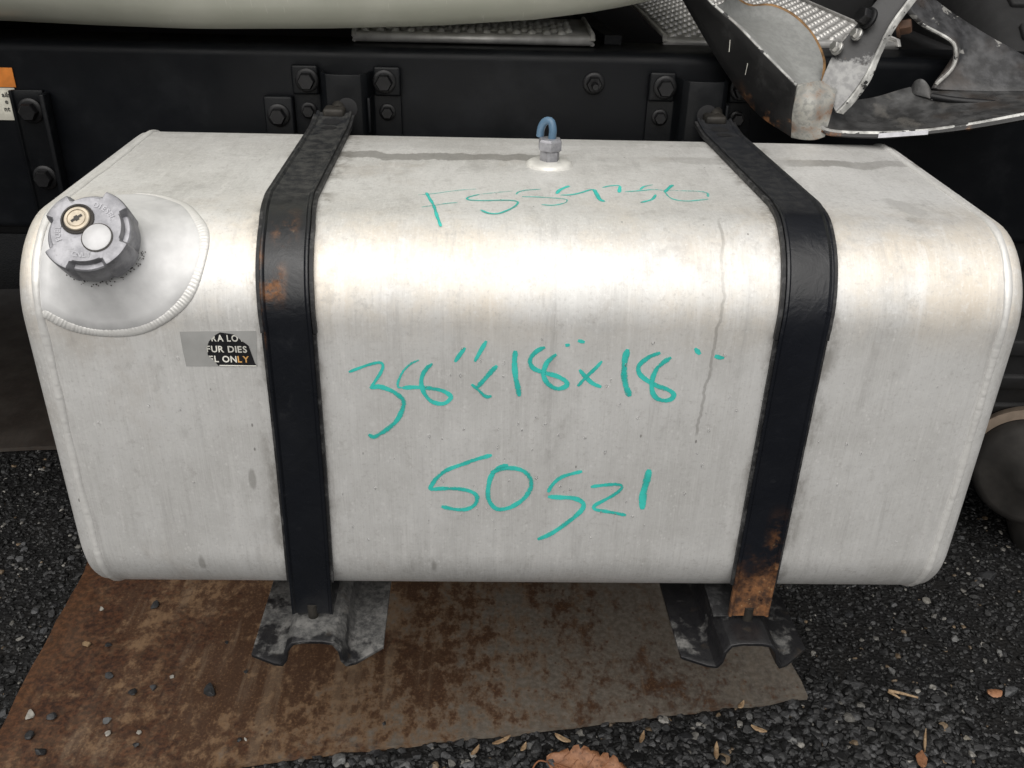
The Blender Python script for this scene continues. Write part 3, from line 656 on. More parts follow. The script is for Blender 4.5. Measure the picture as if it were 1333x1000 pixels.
# ------------------------------------------------------------------ the tank
tank = thing('fuel_tank', 'aluminium truck fuel tank with rounded edges and turquoise handwriting, held by two black straps', 'fuel tank', (0, TD / 2, 0))
BODY = TL - .0135
stations = [(-BODY, 0), (BODY, 0)]
rows = [[(x, y, z) for y, z in rr_profile(i, 14)] for x, i in [(s, 0) for s in np.linspace(-BODY, BODY, 40)]]
V, F = grid(rows, True); mesh('shell', V, F, ALU, tank, sharp=60)
for s in (-1, 1):
    st = [(BODY, .0005), (BODY + .006, .0004), (BODY + .012, .0012), (BODY + .017, .0042), (BODY + .0215, .0105), (BODY + .023, .02), (BODY + .021, .05), (BODY + .019, .12), (BODY + .018, .2)]
    rows = []
    for x, i in st:
        pr = rr_profile(min(i, .07), 14)
        if i > .07:
            k = (TD / 2 - i) / (TD / 2 - .07); pr = [(TD / 2 + (y - TD / 2) * k, TH / 2 + (z - TH / 2) * k) for y, z in pr]
        rows.append([(s * x, y, z) for y, z in pr])
    V, F = grid(rows, True); F.append(tuple(range(len(V) - len(rows[0]), len(V)))); mesh('end_cap', V, F, ALU, tank, sharp=70)
def bead(points, normals, width, height, ripple, name, parent):
    """weld bead: a low half-round with overlapping ripples along a path lying on the skin"""
    P = [Vector(p) for p in points]; rows = []; run = 0
    for i, p in enumerate(P):
        t = (P[min(i + 1, len(P) - 1)] - P[max(i - 1, 0)]).normalized(); n = Vector(normals[i]).normalized(); b = t.cross(n).normalized()
        if i: run += (P[i] - P[i - 1]).length
        ph = ((run + .0006 * math.sin(run * 130)) / ripple) % 1; hgt = height * (.78 + .22 * ph + .12 * math.sin(run * 61)) * random.uniform(.94, 1.06) * min(1, .25 + i / 8, .25 + (len(P) - 1 - i) / 8); wd = width * (1 + .10 * math.sin(run * 90) + random.uniform(-.03, .03))
        rows.append([p + b * wd * math.cos(a) / 2 + n * (hgt * math.sin(a) - .0004) + t * (.0012 * math.sin(a)) for a in np.linspace(0, math.pi, 9)])
    V, F = grid(rows); return mesh(name, V, F, WELD, parent, sharp=80)
pr = rr_profile(0, 40)
for s in (-1, 1):
    L = []; 
    dense = []
    for i in range(len(pr)):
        a, b = pr[i], pr[(i + 1) % len(pr)]; n = max(1, int(math.dist(a, b) / .0022))
        dense += [(a[0] + (b[0] - a[0]) * k / n, a[1] + (b[1] - a[1]) * k / n) for k in range(n)]
    pts = [(s * (BODY + .0005 + .0009 * math.sin(i * .05)), y, z) for i, (y, z) in enumerate(dense)]
    cl = lambda v, lo, hi: max(lo, min(hi, v))
    nrm = [Vector((0, y - cl(y, TR, TD - TR), z - cl(z, TR, TH - TR))) for y, z in dense]
    bead(pts + pts[:2], nrm + nrm[:2], .0085, .0028, .0040, 'end_weld', tank)
# handwriting in paint marker
HW = {'size': '38"x18"x18" written in turquoise marker', 'number': '50521 written in turquoise marker', 'stock': 'faint turquoise stock number near the top edge'}
for key, lab in HW.items():
    V, F, S = [], [], []
    for wd, st, pts in STROKES[key]:
        n = max(4, int(sum(math.dist(a, b) for a, b in zip(pts, pts[1:])) / .0012)); P = cat_rom(pts, n); b0 = len(V); lift = .0003 + random.uniform(0, .0002)
        for i, p in enumerate(P):
            t = P[min(i + 1, n - 1)] - P[max(i - 1, 0)]; t = t / (np.linalg.norm(t) + 1e-9); nn = np.array([-t[1], t[0]])
            e = min(i, n - 1 - i) / 3; k = wd * .60 * min(1, .55 + .45 * e) * (1 + .10 * math.sin(i * .35 + b0)) * random.uniform(.95, 1.05)
            for sgn in (-1, 0, 1):
                u = p + nn * k * sgn; V.append(skin(u[0], u[1], lift + .0000035 * i)); S.append((.45 + .55 * st) * (.66 if sgn else 1.08))
        for i in range(n - 1):
            for j in (0, 1): a = b0 + i * 3 + j; F.append((a, a + 1, a + 4, a + 3))
    o = mesh('marker_writing', V, F, MARK, tank, smooth=False); o['label'] = lab
    at = o.data.attributes.new('strength', 'FLOAT', 'POINT'); at.data.foreach_set('value', np.array(S, np.float32))
# torn fuel label: grey glue patch, black remnant, its lettering
res = mesh('glue_residue', [(x, -.0004, z) for x, z in RESID], [tuple(range(len(RESID)))], plain('label_glue_grey', (.38, .38, .37), .5, .1, .1, 60, .12), tank, smooth=False)
lab = mesh('torn_label', [(x, -.0008, z) for x, z in LABEL], [tuple(range(len(LABEL)))], plain('label_black', (.014, .014, .016), .4, 0, 0), tank, smooth=False)
lab['label'] = 'torn black remnant of a fuel label'
hull = LABEL[::-1]
def ccw(p): return sum((p[i][0] * p[(i + 1) % len(p)][1] - p[(i + 1) % len(p)][0] * p[i][1]) for i in range(len(p))) > 0
if not ccw(hull): hull = hull[::-1]
# keep the convex corners only, so letters are cut off along the tear
ch = []
for p in sorted(hull):
    while len(ch) > 1 and (ch[-1][0] - ch[-2][0]) * (p[1] - ch[-2][1]) - (ch[-1][1] - ch[-2][1]) * (p[0] - ch[-2][0]) <= 0: ch.pop()
    ch.append(p)
up = []
for p in sorted(hull, reverse=True):
    while len(up) > 1 and (up[-1][0] - up[-2][0]) * (p[1] - up[-2][1]) - (up[-1][1] - up[-2][1]) * (p[0] - up[-2][0]) <= 0: up.pop()
    up.append(p)
conv = ch[:-1] + up[:-1]
WHT, ORG = plain('label_lettering_white', (.78, .77, .70), .5, 0, 0), plain('label_lettering_yellowed', (.75, .42, .14), .5, 0, 0)
for txt, mat in ((0, WHT), (1, ORG)):
    V, F = [], []
    for s, x0, zb, split in (('TRA LOW', -.3140, .3505, 99), ('FUR DIES', -.3145, .3385, 99), ('JEL ONLY', -.3165, .3275, 6)):
        x = 0; polys = []
        full, wd = line_of_text(s, .0068, .10, .92)
        target = {'TRA LOW': .0425, 'FUR DIES': .0405, 'JEL ONLY': .0435}[s]; kx = target / wd
        run = 0
        for i, chh in enumerate(s):
            seg, w1 = line_of_text(chh, .0068, .10, .92)
            if (i >= split) == bool(txt):
                for p in seg:
                    q = clip([(x0 + (run + a) * kx, zb + b) for a, b in p], conv)
                    if len(q) > 2: F.append(tuple(range(len(V), len(V) + len(q)))); V += [(a, -.0011, b) for a, b in q]
            run += w1
    if F: mesh('label_lettering', V, F, mat, tank, smooth=False)
mesh('label_edge', [(-.304, -.0011, .3232), (-.2675, -.0011, .3232), (-.2675, -.0011, .3243), (-.304, -.0011, .3243)], [(0, 1, 2, 3)], WHT, tank, smooth=False)
# filler neck, weld ring and cap on the left front corner
NX = -.404; NA = Vector((0, -.707, .707)); NB = skin(NX, TR * math.pi / 4, 0); E1 = Vector((1, 0, 0)); E2 = NA.cross(E1)
RING = [(-.4672, .1265)] + RING; P = cat_rom(RING, 430); nr = []; pts = []
for x, u in P: a = skin(x, u, 0); pts.append(a); nr.append(skin(x, u, .01) - a)
bead(pts, nr, .0115, .0025, .0036, 'filler_weld', tank)
# dished pad: blends from the skin near the weld ring up to the neck
rc = np.array([-.400, .060]); rows = []
ringP = cat_rom(RING + [(-.440, -.02), (-.4630, .02), (-.4660, .075), (-.4672, .1265)], 97)[:-1]
for f in (.995, .97, .94, .86, .76):
    row = []
    for p in ringP:
        q = rc + (p - rc) * f; h = (1 - f) ** 1.6 * .009 + .0016 * min(1, (1 - f) / .06) + .0004
        row.append(skin(q[0], q[1], h))
    rows.append(row)
nrad = .036
ang = [math.atan2((v - NB).dot(E2), (v - NB).dot(E1)) for v in rows[-1]]
rows.append([NB + NA * .0085 + (E1 * math.cos(a) + E2 * math.sin(a)) * (nrad + .005) for a in ang])
rows.append([NB + NA * .014 + (E1 * math.cos(a) + E2 * math.sin(a)) * nrad for a in ang])
rows.append([NB + NA * .022 + (E1 * math.cos(a) + E2 * math.sin(a)) * nrad for a in ang])
V, F = grid(rows, True); mesh('filler_neck', V, F, plain('clean_spun_aluminium', (.70, .70, .70), .54, .32, .2, 70, .14), tank, sharp=70)
CR = .0405; CB = NB + NA * .017
def cap_r(a):
    k = (a - R_(52)) % (math.pi / 2); k = min(k, math.pi / 2 - k)      # distance to the nearest of four lugs
    return k
n = 128; A = [i * 2 * math.pi / n for i in range(n)]
ring = lambda r, h: [CB + NA * h + (E1 * math.cos(a) + E2 * math.sin(a)) * (r(a) if callable(r) else r) for a in A]
lug = lambda a: 1 if cap_r(a) < R_(20) else (0 if cap_r(a) > R_(23) else (R_(23) - cap_r(a)) / R_(3))
rows = [ring(.0375, 0), ring(lambda a: CR - .002 + .002 * lug(a), .002), ring(lambda a: CR - .0025 + .003 * lug(a), .021)]
def mixed(r0, h0, r1, h1):
    return [CB + NA * (h0 + (h1 - h0) * lug(a)) + (E1 * math.cos(a) + E2 * math.sin(a)) * (r0 + (r1 - r0) * lug(a)) for a in A]
rows += [mixed(CR - .003, .0235, CR + .0004, .030), mixed(CR - .0042, .0247, CR - .0004, .0318), mixed(CR - .0068, .0250, CR - .002, .0325), mixed(CR - .0080, .0258, CR - .005, .0325), mixed(CR - .0086, .0315, CR - .0075, .0325), mixed(CR - .0092, .0325, CR - .0095, .0325), ring(.028, .0322)]
V, F = grid(rows, True); F.append(tuple(range(len(V) - n, len(V)))); cap = mesh('fuel_cap', V, F, CAST, tank, sharp=32); cap['label'] = 'round grey cast fuel cap with a key lock'
FT = CB + NA * .0322
def on_face(a, b, h=0): return FT + E1 * a + E2 * b + NA * h
CAST_L = plain('worn_raised_zinc', (.37, .37, .395), .42, .5, .2, 200, .15); DARKM = plain('cap_shadow_ring', (.06, .055, .05), .6, .3, .2); BRASS = plain('lock_barrel', (.50, .44, .35), .4, .7, .25, 200, .2); WDISC = plain('pale_disc', (.62, .62, .63), .5, .2, .15, 150, .08)
lk = on_face(-.0088, .0098)
mesh('lock_ring', *lathe([(.0150, -.0005), (.0150, .0012), (.0142, .0018), (.0133, .0014), (.0128, .0003)], lk, NA, 40), DARKM, cap)
lb = mesh('lock_barrel', *lathe([(.0118, .0), (.0118, .0020), (.0110, .0027), (.0088, .0027), (.0082, .0019), (.0078, .0019), (.0074, .0026)], lk, NA, 40), BRASS, cap)
kx, ky = Vector((math.cos(R_(38)), math.sin(R_(38)))), Vector((-math.sin(R_(38)), math.cos(R_(38))))
kp = [(-.0055, -.0012), (-.0018, -.0012), (-.0018, -.0026), (.0018, -.0026), (.0018, -.0012), (.0055, -.0012), (.0055, .0012), (.0018, .0012), (.0018, .0026), (-.0018, .0026), (-.0018, .0012), (-.0055, .0012)]
mesh('keyhole', [lk + NA * .0030 + E1 * (kx.x * a + ky.x * b) + E2 * (kx.y * a + ky.y * b) for a, b in kp], [tuple(range(12))], DARKM, cap, smooth=False)
wd_ = on_face(.0110, -.0080)
mesh('disc_groove', *lathe([(.0141, .0), (.0141, .0007), (.0132, .0007)], wd_, NA, 40), DARKM, cap)
mesh('pale_disc', *lathe([(.0130, .0), (.0130, .0014), (.0124, .0019), (.0003, .0020)], wd_, NA, 40), WDISC, cap)
for word, mid, flip in (('DIESEL', 52, 1), ('FUEL', 190, 1), ('ONLY', 268, -1)):
    V, F = [], []
    rad = .0252; step = R_(9.5)
    for i, chh in enumerate(word):
        th = R_(mid) - flip * (i - (len(word) - 1) / 2) * step
        polys, wd = line_of_text(chh, .0048, 0)
        er = (E1 * math.cos(th) + E2 * math.sin(th)); et = (E1 * math.sin(th) - E2 * math.cos(th))
        for p in polys:
            for h in (.0005,):
                F.append(tuple(range(len(V), len(V) + len(p)))); V += [FT + NA * h + er * (rad + flip * (b - .0024)) + et * flip * (a - wd / 2) for a, b in p]
    mesh('embossed_word', V, F, CAST_L, cap, smooth=False)  # flat letters, the lighter tone stands in for shading on raised sides
V, F = [], []
for i in range(110):                                             # gritty dirt packed under the cap
    a = random.uniform(R_(205), R_(355)); rr = random.uniform(.0355, .0415); c_ = NB + NA * random.uniform(.0105, .0170) + (E1 * math.cos(a) + E2 * math.sin(a)) * rr; s = random.uniform(.0004, .0010)
    b0 = len(V); V += [c_ + Vector(d) * s for d in ((1, 0, 0), (-1, 0, 0), (0, 1, 0), (0, -1, 0), (0, 0, 1), (0, 0, -1))]
    F += [tuple(b0 + k for k in f) for f in ((0, 2, 4), (2, 1, 4), (1, 3, 4), (3, 0, 4), (2, 0, 5), (1, 2, 5), (3, 1, 5), (0, 3, 5))]
tag(mesh('packed_grit', V, F, DARKM, cap, smooth=False), kind='stuff')
# vent fitting on top
VC = Vector((.031, .262, TH))
vf = mesh('vent_fitting', *lathe([(.0275, -.0005), (.0268, .0022), (.024, .0042), (.018, .0052), (.012, .0055)], VC, (0, 0, 1), 36), plain('white_pad', (.74, .73, .69), .5, .3, .4, 120, .15), tank); vf['label'] = 'white pad carrying a grey hex fitting and blue tube'
mesh('hex_base', *lathe([(.0118, .004), (.0118, .016), (.011, .0165)], VC, (0, 0, 1), 6, e1=(1, .25, 0)), CAST, vf, sharp=30)
mesh('nut', *lathe([(.0125, .0167), (.0148, .0185), (.0148, .028), (.0128, .0305), (.008, .0307)], VC, (0, 0, 1), 6, e1=(1, .6, 0)), CAST, vf, sharp=30)
BLUE = plain('blue_hose', (.09, .165, .25), .35, 0, .05, 60, .15)
tp = cat_rom([(.0325, .262, TH + .028), (.0335, .263, TH + .040), (.031, .266, TH + .049), (.0245, .270, TH + .048), (.0205, .273, TH + .040), (.0195, .2745, TH + .030)], 20)
mesh('blue_tube', *tube(tp, .0046, 12), BLUE, vf)
# water drops standing on the front
V, F = [], []
V1, F1 = ico(2)
for i in range(95):
    x = random.uniform(-.45, .46); u = random.uniform(.15, .40)
    if random.random() < .5: x = random.uniform(-.15, .22)
    s = random.uniform(.0007, .0016); c_ = skin(x, u, .0002); st = random.uniform(1, 2.2); b0 = len(V)
    V += [(c_.x + v[0] * s, c_.y + v[1] * s * .7, c_.z + v[2] * s * st) for v in V1]; F += [tuple(int(k) + b0 for k in f) for f in F1]
wm = Mat('water_drop'); wm.set(Base_Color=(.9, .9, .9), Roughness=.03, Transmission_Weight=.85, IOR=1.33)
tag(mesh('water_drops', V, F, wm.m, tank), kind='stuff')

# ------------------------------------------------------------------ straps and their brackets
def strap(name, label, xs, mat, label_band):
    """xs = [(u, centre x)] along the skin; u -0.38 is the back of the top"""
    t = thing(name, label, 'strap', (xs[0][1], TD - .04, TH))
    uu = [a for a, _ in xs]; xx = [b for _, b in xs]
    q = TR * math.pi / 2; U0, U1 = -.352, q + (TH - 2 * TR) + .083 ; CUT = q + (TH - TR - .362)
    cx = lambda u: float(np.interp(u, uu, xx))
    def pt(u, dx, h):
        if u > q + TH - 2 * TR: return Vector((cx(u) + dx, -h, TR - (u - q - TH + 2 * TR)))     # hangs straight down past the lower curve
        p = skin(cx(u) + dx, u, h)
        if u < -.30: p.z += ((-.30 - u) / .05) ** 2 * .006                                       # lifts towards the bracket
        return p
    def run(u0, u1, sec, nm, m, step=.006, rag=0, closed=True):
        rows = []
        for u in np.linspace(u0, u1, max(6, int((u1 - u0) / step))):
            j = random.uniform(-rag, rag); rows.append([pt(u, dx + (j if abs(dx) > .02 else 0), h + (random.uniform(-rag, rag) * .5 if h > .003 else 0)) for dx, h in sec])
        V, F = grid(rows, True); k = len(sec); F += [tuple(range(k)), tuple(range(len(V) - k, len(V)))]
        return mesh(nm, V, F, m, t, sharp=45)
    def usec(w, lip, hh): return [(-w, .0006), (-w, hh), (-w + lip, hh), (-w + lip, .0028), (w - lip, .0028), (w - lip, hh), (w, hh), (w, .0006)]
    run(U0, CUT, usec(.0272, .0036, .0056), 'rubber_liner', RUBBER, rag=.00012)
    run(CUT + .001, U1 - .045, usec(.0262, .0030, .0052), 'rubber_liner', RUBBER, rag=.0001)
    b = .0232
    run(U0 - .004, U1, [(-b, .003), (-b, .0078), (-b + .0008, .0084), (-b + .0026, .0084), (-b + .0034, .0076), (-b + .0046, .0062), (b - .0046, .0062), (b - .0034, .0076), (b - .0026, .0084), (b - .0008, .0084), (b, .0078), (b, .003)], 'steel_band', mat)
    # slots near the back end
    for du, r in ((.026, .0095), (.050, .0080)):
        c_ = [(r * 1.25 * math.cos(a), r * math.sin(a)) for a in np.linspace(0, 2 * math.pi, 20, endpoint=False)]
        mesh('slot', [pt(U0 + du + b_, a, .0067) for a, b_ in c_], [tuple(range(20))], DARK, t, smooth=False)
    # hook pin through the bracket at the back, stud at the bottom
    e = pt(U0, 0, .004); box('hook_end', e + Vector((-.014, -.008, -.002)), e + Vector((.014, .020, .010)), DULL_ST, t, .004, 3)
    V, F = tube([e + Vector((.004, .010, .004)), e + Vector((.004, .024, .010)), e + Vector((.004, .034, .012))], [.008, .010, .009], 12); mesh('hook_pin', V, F, DULL_ST, t)
    bt = pt(U1, 0, .004); V, F = tube([bt + Vector((0, 0, .012)), bt + Vector((0, 0, -.004)), bt + Vector((0, .001, -.016))], .0058, 12); mesh('stud', V, F, DULL_ST, t)
    return t
qq = TR * math.pi / 2
strap('tank_strap', 'left black strap over the tank, rust spot on its upper bend', [(-.36, -.247), (-.03, -.243), (.04, -.235), (.14, -.2315), (.30, -.233), (.52, -.237)], STRAP_L, None)
strap('tank_strap', 'right black strap over the tank, rusted brown at its lower end', [(-.36, .262), (-.03, .280), (.04, .2745), (.14, .2695), (.30, .2690), (.52, .2685)], STRAP_R, None)

def bracket(name, label, xc, xb):
    """hat-section J bracket: leg up the rail behind the tank, arm forward under it"""
    t = thing(name, label, 'bracket', (xc, RY, -.04))
    def hat(s):            # (across, height above flange)
        hw = .073
        return [(-hw, 0), (-.045, 0), (-.036, .002), (-.031, .010), (-.029, .024), (-.022, .032), (-.010, .0345), (.010, .0345), (.022, .032), (.029, .024), (.031, .010), (.036, .002), (.045, 0), (hw, 0)]
    H_ = hat(0)
    # arm: under the tank, flange level z=-.0385, crest just under the tank
    ys = [(-1)] ; rows = []
    front = lambda a: {True: -.036 - (.073 - abs(a)) * .40, False: -.047}[abs(a) > .036]
    for k, f in enumerate(np.linspace(0, 1, 26)):
        row = []
        for a, h in H_:
            y0 = -.030 - (.073 - abs(a)) * .48 if abs(a) > .036 else (-.047 + (.003 if h > .03 else 0))
            if a > .04: y0 += .014 * (a - .04) / .033
            y = y0 + (.43 - y0) * f ** 1.3; row.append((xb + (xc - xb) * f + a * (1 + .03 * (1 - f)), y, -.0385 + h * (1 if f < .98 else .98)))
        rows.append(row)
    V, F = grid(rows); solid(mesh('arm', V, F, BRACKET, t, sharp=60), .0045, 0, .0008)
    rows = []
    for z in np.linspace(-.036, .517, 30):
        rows.append([(xc + a * (1 if z < .46 else 1), RY - .003 - h, z) for a, h in H_])
    V, F = grid(rows); leg = solid(mesh('leg', V, F, BLACK_PART, t, sharp=60), .004, 0, .0008)
    me = mesh('strap_hole', *lathe([(.0135, 0), (.0135, .0012), (.0118, .0016)], (xc + .004, RY - .0385, .474), (0, -1, 0), 24), DARK, t)
    for s in (-1, 1):
        x0, x1 = sorted((xc + s * .037, xc + s * .0735))
        box('bolt_pad', (x0, RY - .0115, .484), (x1, RY - .004, .5235), BLACK_PART, t, .0035, 3)
        bolt(t, (xc + s * .052, RY - .0115, .504), scale=1.12)
        bolt(t, (xc + s * .054, RY - .005, .462), scale=.8)
    box('gusset', (xc + .030, RY - .034, .44), (xc + .034, RY - .006, .486), BLACK_PART, t, .001)
    box('pad', (xc - .020, .0, -.0035), (xc + .020, .42, -.0008), RUBBER, t, .0005)
    return t
bracket('mounting_bracket', 'left bracket under the tank, black hat section with scuffed grey flanges', -.235, -.231)
bracket('mounting_bracket', 'right bracket under the tank, below the rusted strap end', .250, .2655)

# ------------------------------------------------------------------ bent bumper bracket over the right end
def rust_edge(a, x, y, z): return a.ramp(a.noise(26, 6, .7), .58, .68)
BW = worn_black('chipped_black_web', lambda a, x, y, z: a.math('MULTIPLY', a.ramp(a.noise(22, 5, .7), .54, .66), a.ramp(z, .53, .47)), base=(.007, .007, .0075), grey=(.05, .05, .05), rough=.42, wear=(.55, .76), wscale=30, bump=.3, dusty=.6)
def grey_paint(name, lo, hi, rust=(.60, .70), rcol=(.26, .10, .03)):
    a = Mat(name); n = a.noise(30, 6, .7)
    c = a.mix(a.ramp(a.noise(120, 4, .65), .35, .65), lo, hi)
    c = a.mix(a.math('MULTIPLY', a.ramp(n, *rust), .85), c, a.mix(a.noise(90, 3), (.07, .04, .02), rcol))
    a.set(Base_Color=c, Roughness=a.math('ADD', a.math('MULTIPLY', n, .3), .28), Normal=a.bump(a.noise(150, 4), .3, .001)); return a.m
TROUGH = grey_paint('grey_galvanised', (.27, .275, .265), (.33, .335, .325), (.68, .80))
CORNER = grey_paint('stained_grey_paint', (.24, .24, .225), (.42, .415, .38), (.50, .68))
FLANGE = grey_paint('grey_flange_paint', (.28, .28, .28), (.46, .46, .455), (.64, .72))
def upper_black():
    a = Mat('flange_black_over_grey'); x, y, z = a.xyz(); n = a.noise(40, 6, .7)
    c = a.mix(a.ramp(a.noise(120, 4), .35, .65), (.20, .20, .20), (.31, .31, .305))
    c = a.mix(a.ramp(a.math('ADD', z, a.math('MULTIPLY', n, .05)), .580, .586), c, (.012, .012, .013))
    c = a.mix(a.math('MULTIPLY', a.ramp(n, .62, .7), .6), c, (.12, .07, .035))
    a.set(Base_Color=c, Roughness=.4, Normal=a.bump(a.noise(150, 4), .3, .001)); return a.m
UPF = upper_black()
def chipped(name, base, chipc, th=(.60, .63), scale=24):
    a = Mat(name); n = a.noise(scale, 5, .6, vec=a.scaled((1, .6, 1.6)))
    c = a.mix(a.ramp(a.noise(60, 4), .35, .7), tuple(v * .6 for v in base), tuple(v * 1.5 for v in base))
    c = a.mix(a.math('MULTIPLY', a.ramp(a.noise(16, 5), .5, .7), .45), c, (.06, .042, .03))
    c = a.mix(a.ramp(n, *th), c, chipc)
    a.set(Base_Color=c, Roughness=a.math('ADD', a.math('MULTIPLY', a.noise(20, 4), .5), .1), Normal=a.bump(a.noise(140, 4), .4, .0012)); return a.m
DIRTY = chipped('dirty_grey_sheet', (.05, .05, .05), (.10, .095, .088), (.54, .68))
BEAM = chipped('chipped_dark_beam', (.05, .05, .052), (.28, .275, .26), (.64, .67), 30)
WEDGE = chipped('chipped_white_edge', (.50, .50, .48), (.03, .03, .03), (.60, .62), 60)
RIMM = plain('rusty_rim', (.30, .17, .07), .6, .2, .5, 160, .5)
bk = thing('bent_bumper_bracket', 'bent grey and black bracket with bolts and torn paint above the right end', 'bumper bracket', (.42, .40, .46))
def loft(nm, keys, mat, th=.004, n=28, m=4, pts=None):
    C = [cat_rom(BUMPER[k] if isinstance(k, str) else k, n) for k in keys]; rows = []
    cols = [cat_rom([c[i] for c in C], (len(C) - 1) * m + 1) for i in range(n)]
    rows = [[cols[i][j] for i in range(n)] for j in range((len(C) - 1) * m + 1)]
    V, F = grid(rows); return solid(mesh(nm, V, F, mat, bk, sharp=70), th, 0, .0006)
B = BUMPER
loft('outer_web', ['web_top', 'web_bottom'], BW, .005)
mid = [tuple((np.array(a) + np.array(b)) / 2 - np.array((0, 0, .012))) for a, b in zip(cat_rom(B['web_top'], 6), cat_rom(B['floor_back'], 6))]
loft('trough', ['web_top', mid, 'floor_back', 'rim'], TROUGH, .003)
V, F = tube(cat_rom(B['rim'], 40), .0024, 8); mesh('rim_edge', V, F, RIMM, bk)
V, F = tube(cat_rom(B['web_top'], 30), .0018, 8); mesh('web_edge', V, F, WEDGE, bk)
for (t0, w0), (t1, w1) in (((.42, .40), (.46, .62)), ((.60, .42), (.62, .64))):       # two scratches through the black paint
    tp_, bt_ = cat_rom(B['web_top'], 101), cat_rom(B['web_bottom'], 101)
    a_, b_ = [Vector(tp_[int(t * 100)]) * (1 - w) + Vector(bt_[int(t * 100)]) * w for t, w in ((t0, w0), (t1, w1))]
    nn = Vector((-.5, -.8, .1)).normalized() * .0034; sd_ = Vector((.002, -.001, .001))
    mesh('scratch', [a_ + nn, a_ + nn + sd_ * .5, b_ + nn + sd_ * 1.6, b_ + nn], [(0, 1, 2, 3)], WHT, bk, smooth=False)
loft('weld_corner', ['c0', 'c1', 'c2'], CORNER, .005, 20, 6)
loft('upright_flange', ['d_left', 'd_right'], UPF, .005)
loft('chipped_edge', ['d_right', 'd_edge'], WEDGE, .006)
loft('lower_lip', ['fold', 'lip'], BW, .004)
loft('lower_sheet', ['fold', 'e_mid', 'e_top'], DIRTY, .004)
V, F = tube(cat_rom(B['fold'], 40), .0027, 8); mesh('lip_edge', V, F, WEDGE, bk)
loft('curled_tab', ['tab0', 'tab1'], DIRTY, .003, 16)
loft('beam', ['f_top', 'f_low'], BEAM, .007, 40, 5)
V, F = tube(cat_rom(B['f_low'][1:6], 30), .0024, 8); mesh('hole_edge', V, F, WEDGE, bk)
V, F = tube(cat_rom(B['rod'], 14), .0046, 12); mesh('rod', V, F, BOLT, bk)
dn = Vector((-.86, -.30, .42)).normalized()
bb, bd, br_ = bolt_mesh(.0078, .011, 1.3, BRIGHT), bolt_mesh(.0105, .016, 1.35, BOLT), bolt_mesh(.0115, .02, 1.3, RUSTY)
p1, p2, p3, p4 = [Vector(v) for v in B['bolts']]
bolt(bk, p1 + dn * .002, dn, .88, bb, 'nut'); bolt(bk, p2, dn, 1.0, bd); bolt(bk, p3 + dn * .002, dn, .8, bb, 'nut'); bolt(bk, p4, Vector((.8, -.4, .25)), .85, br_)
c0, c1 = [Vector(v) for v in B['chip']]
mesh('bare_strip', [c0 + Vector((0, -.0045, -.0032)), c1 + Vector((0, -.0045, -.0032)), c1 + Vector((0, -.0045, .0026)), c0 + Vector((0, -.0045, .0026))], [(0, 1, 2, 3)], plain('bare_white_strip', (.62, .62, .66), .5, 0, 0), bk, smooth=False)

# ------------------------------------------------------------------ litter on the ground
ST = GZ + .010
peb = [(-.601, .396, 'd', 9, 'dark stone on the rusty sheet nearest the tank, below its left corner'),
       (-.688, .389, 'p', 5, 'tiny pale stone on the rusty sheet farthest back, left of a dark one'),
       (-.456, .207, 'd', 12, 'largest dark stone alone on the rusty sheet, left of the bracket foot'),
       (-.546, .214, 'd', 6, 'dark stone on the rusty sheet right beside a larger dark one'),
       (-.71, .162, 'p', 9, 'largest pale stone on the rusty sheet, near its left edge'),
       (-.677, .157, 'd', 10, 'dark stone on the rusty sheet just right of the largest pale stone'),
       (-.692, .124, 'd', 9, 'dark stone on the rusty sheet just below the largest pale stone'),
       (-.665, .093, 'd', 11, 'dark stone on the rusty sheet nearest the lower left corner of the picture'),
       (-.594, .151, 'g', 8, 'mid grey stone on the rusty sheet touching a pale one'),
       (-.584, .127, 'p', 6, 'pale stone on the rusty sheet just below the mid grey stone'),
       (-.541, .13, 'p', 5, 'pale stone on the rusty sheet above a small dark one near the front'),
       (-.536, .107, 'd', 8, 'dark stone on the rusty sheet just below a pale one near the front'),
       (-.392, .117, 'd', 5, 'small dark stone paired with a tiny pale one on the sheet'),
       (-.383, .119, 'p', 4, 'tiny pale stone paired with a small dark one on the sheet'),
       (-.62, .24, 'd', 8, 'dark stone midway on the left part of the rusty sheet'),
       (-.682, .305, 't', 8, 'tan stone on the rusty sheet near its left edge'),
       (-.646, .304, 'd', 7, 'dark stone on the rusty sheet just right of the tan stone'),
       (-.413, .249, 'd', 4, 'tiny dark speck of stone close below the left bracket flange'),
       (-.573, .206, 'd', 9, 'larger of two dark stones side by side on the rusty sheet'),
       (-.186, .148, 'd', 4, 'small dark stone on the sheet in front of the left bracket, near the front edge'),
       (-.524, .238, 'p', 4, 'tiny pale stone on the sheet above the pair of dark stones'),
       (-.457, .312, 'd', 4, 'tiny dark stone on the sheet left of the bracket flange tip')]
PM = {'d': plain('dark_pebble', (.022, .0225, .024), .6, 0, .5, 300, .4), 'p': plain('pale_pebble', (.30, .285, .255), .6, 0, .4, 300, .3), 'g': plain('grey_pebble', (.11, .112, .115), .6, 0, .4, 300, .3), 't': plain('tan_pebble', (.22, .15, .085), .6, 0, .4, 300, .3)}
for x, y, c, r, lab_ in peb:
    me = random.choice(stone_meshes).copy(); me.materials.clear(); me.materials.append(PM[c])
    o = put('loose_stone', me); s = r * .00088; o.location = (x, y, ST + s * .45); o.scale = (s, s * .85, s * .7); o.rotation_euler = (random.uniform(-.3, .3), random.uniform(-.3, .3), random.uniform(0, 6.3))
    tag(o, lab_, 'stone', 'loose stones on the rusty sheet')
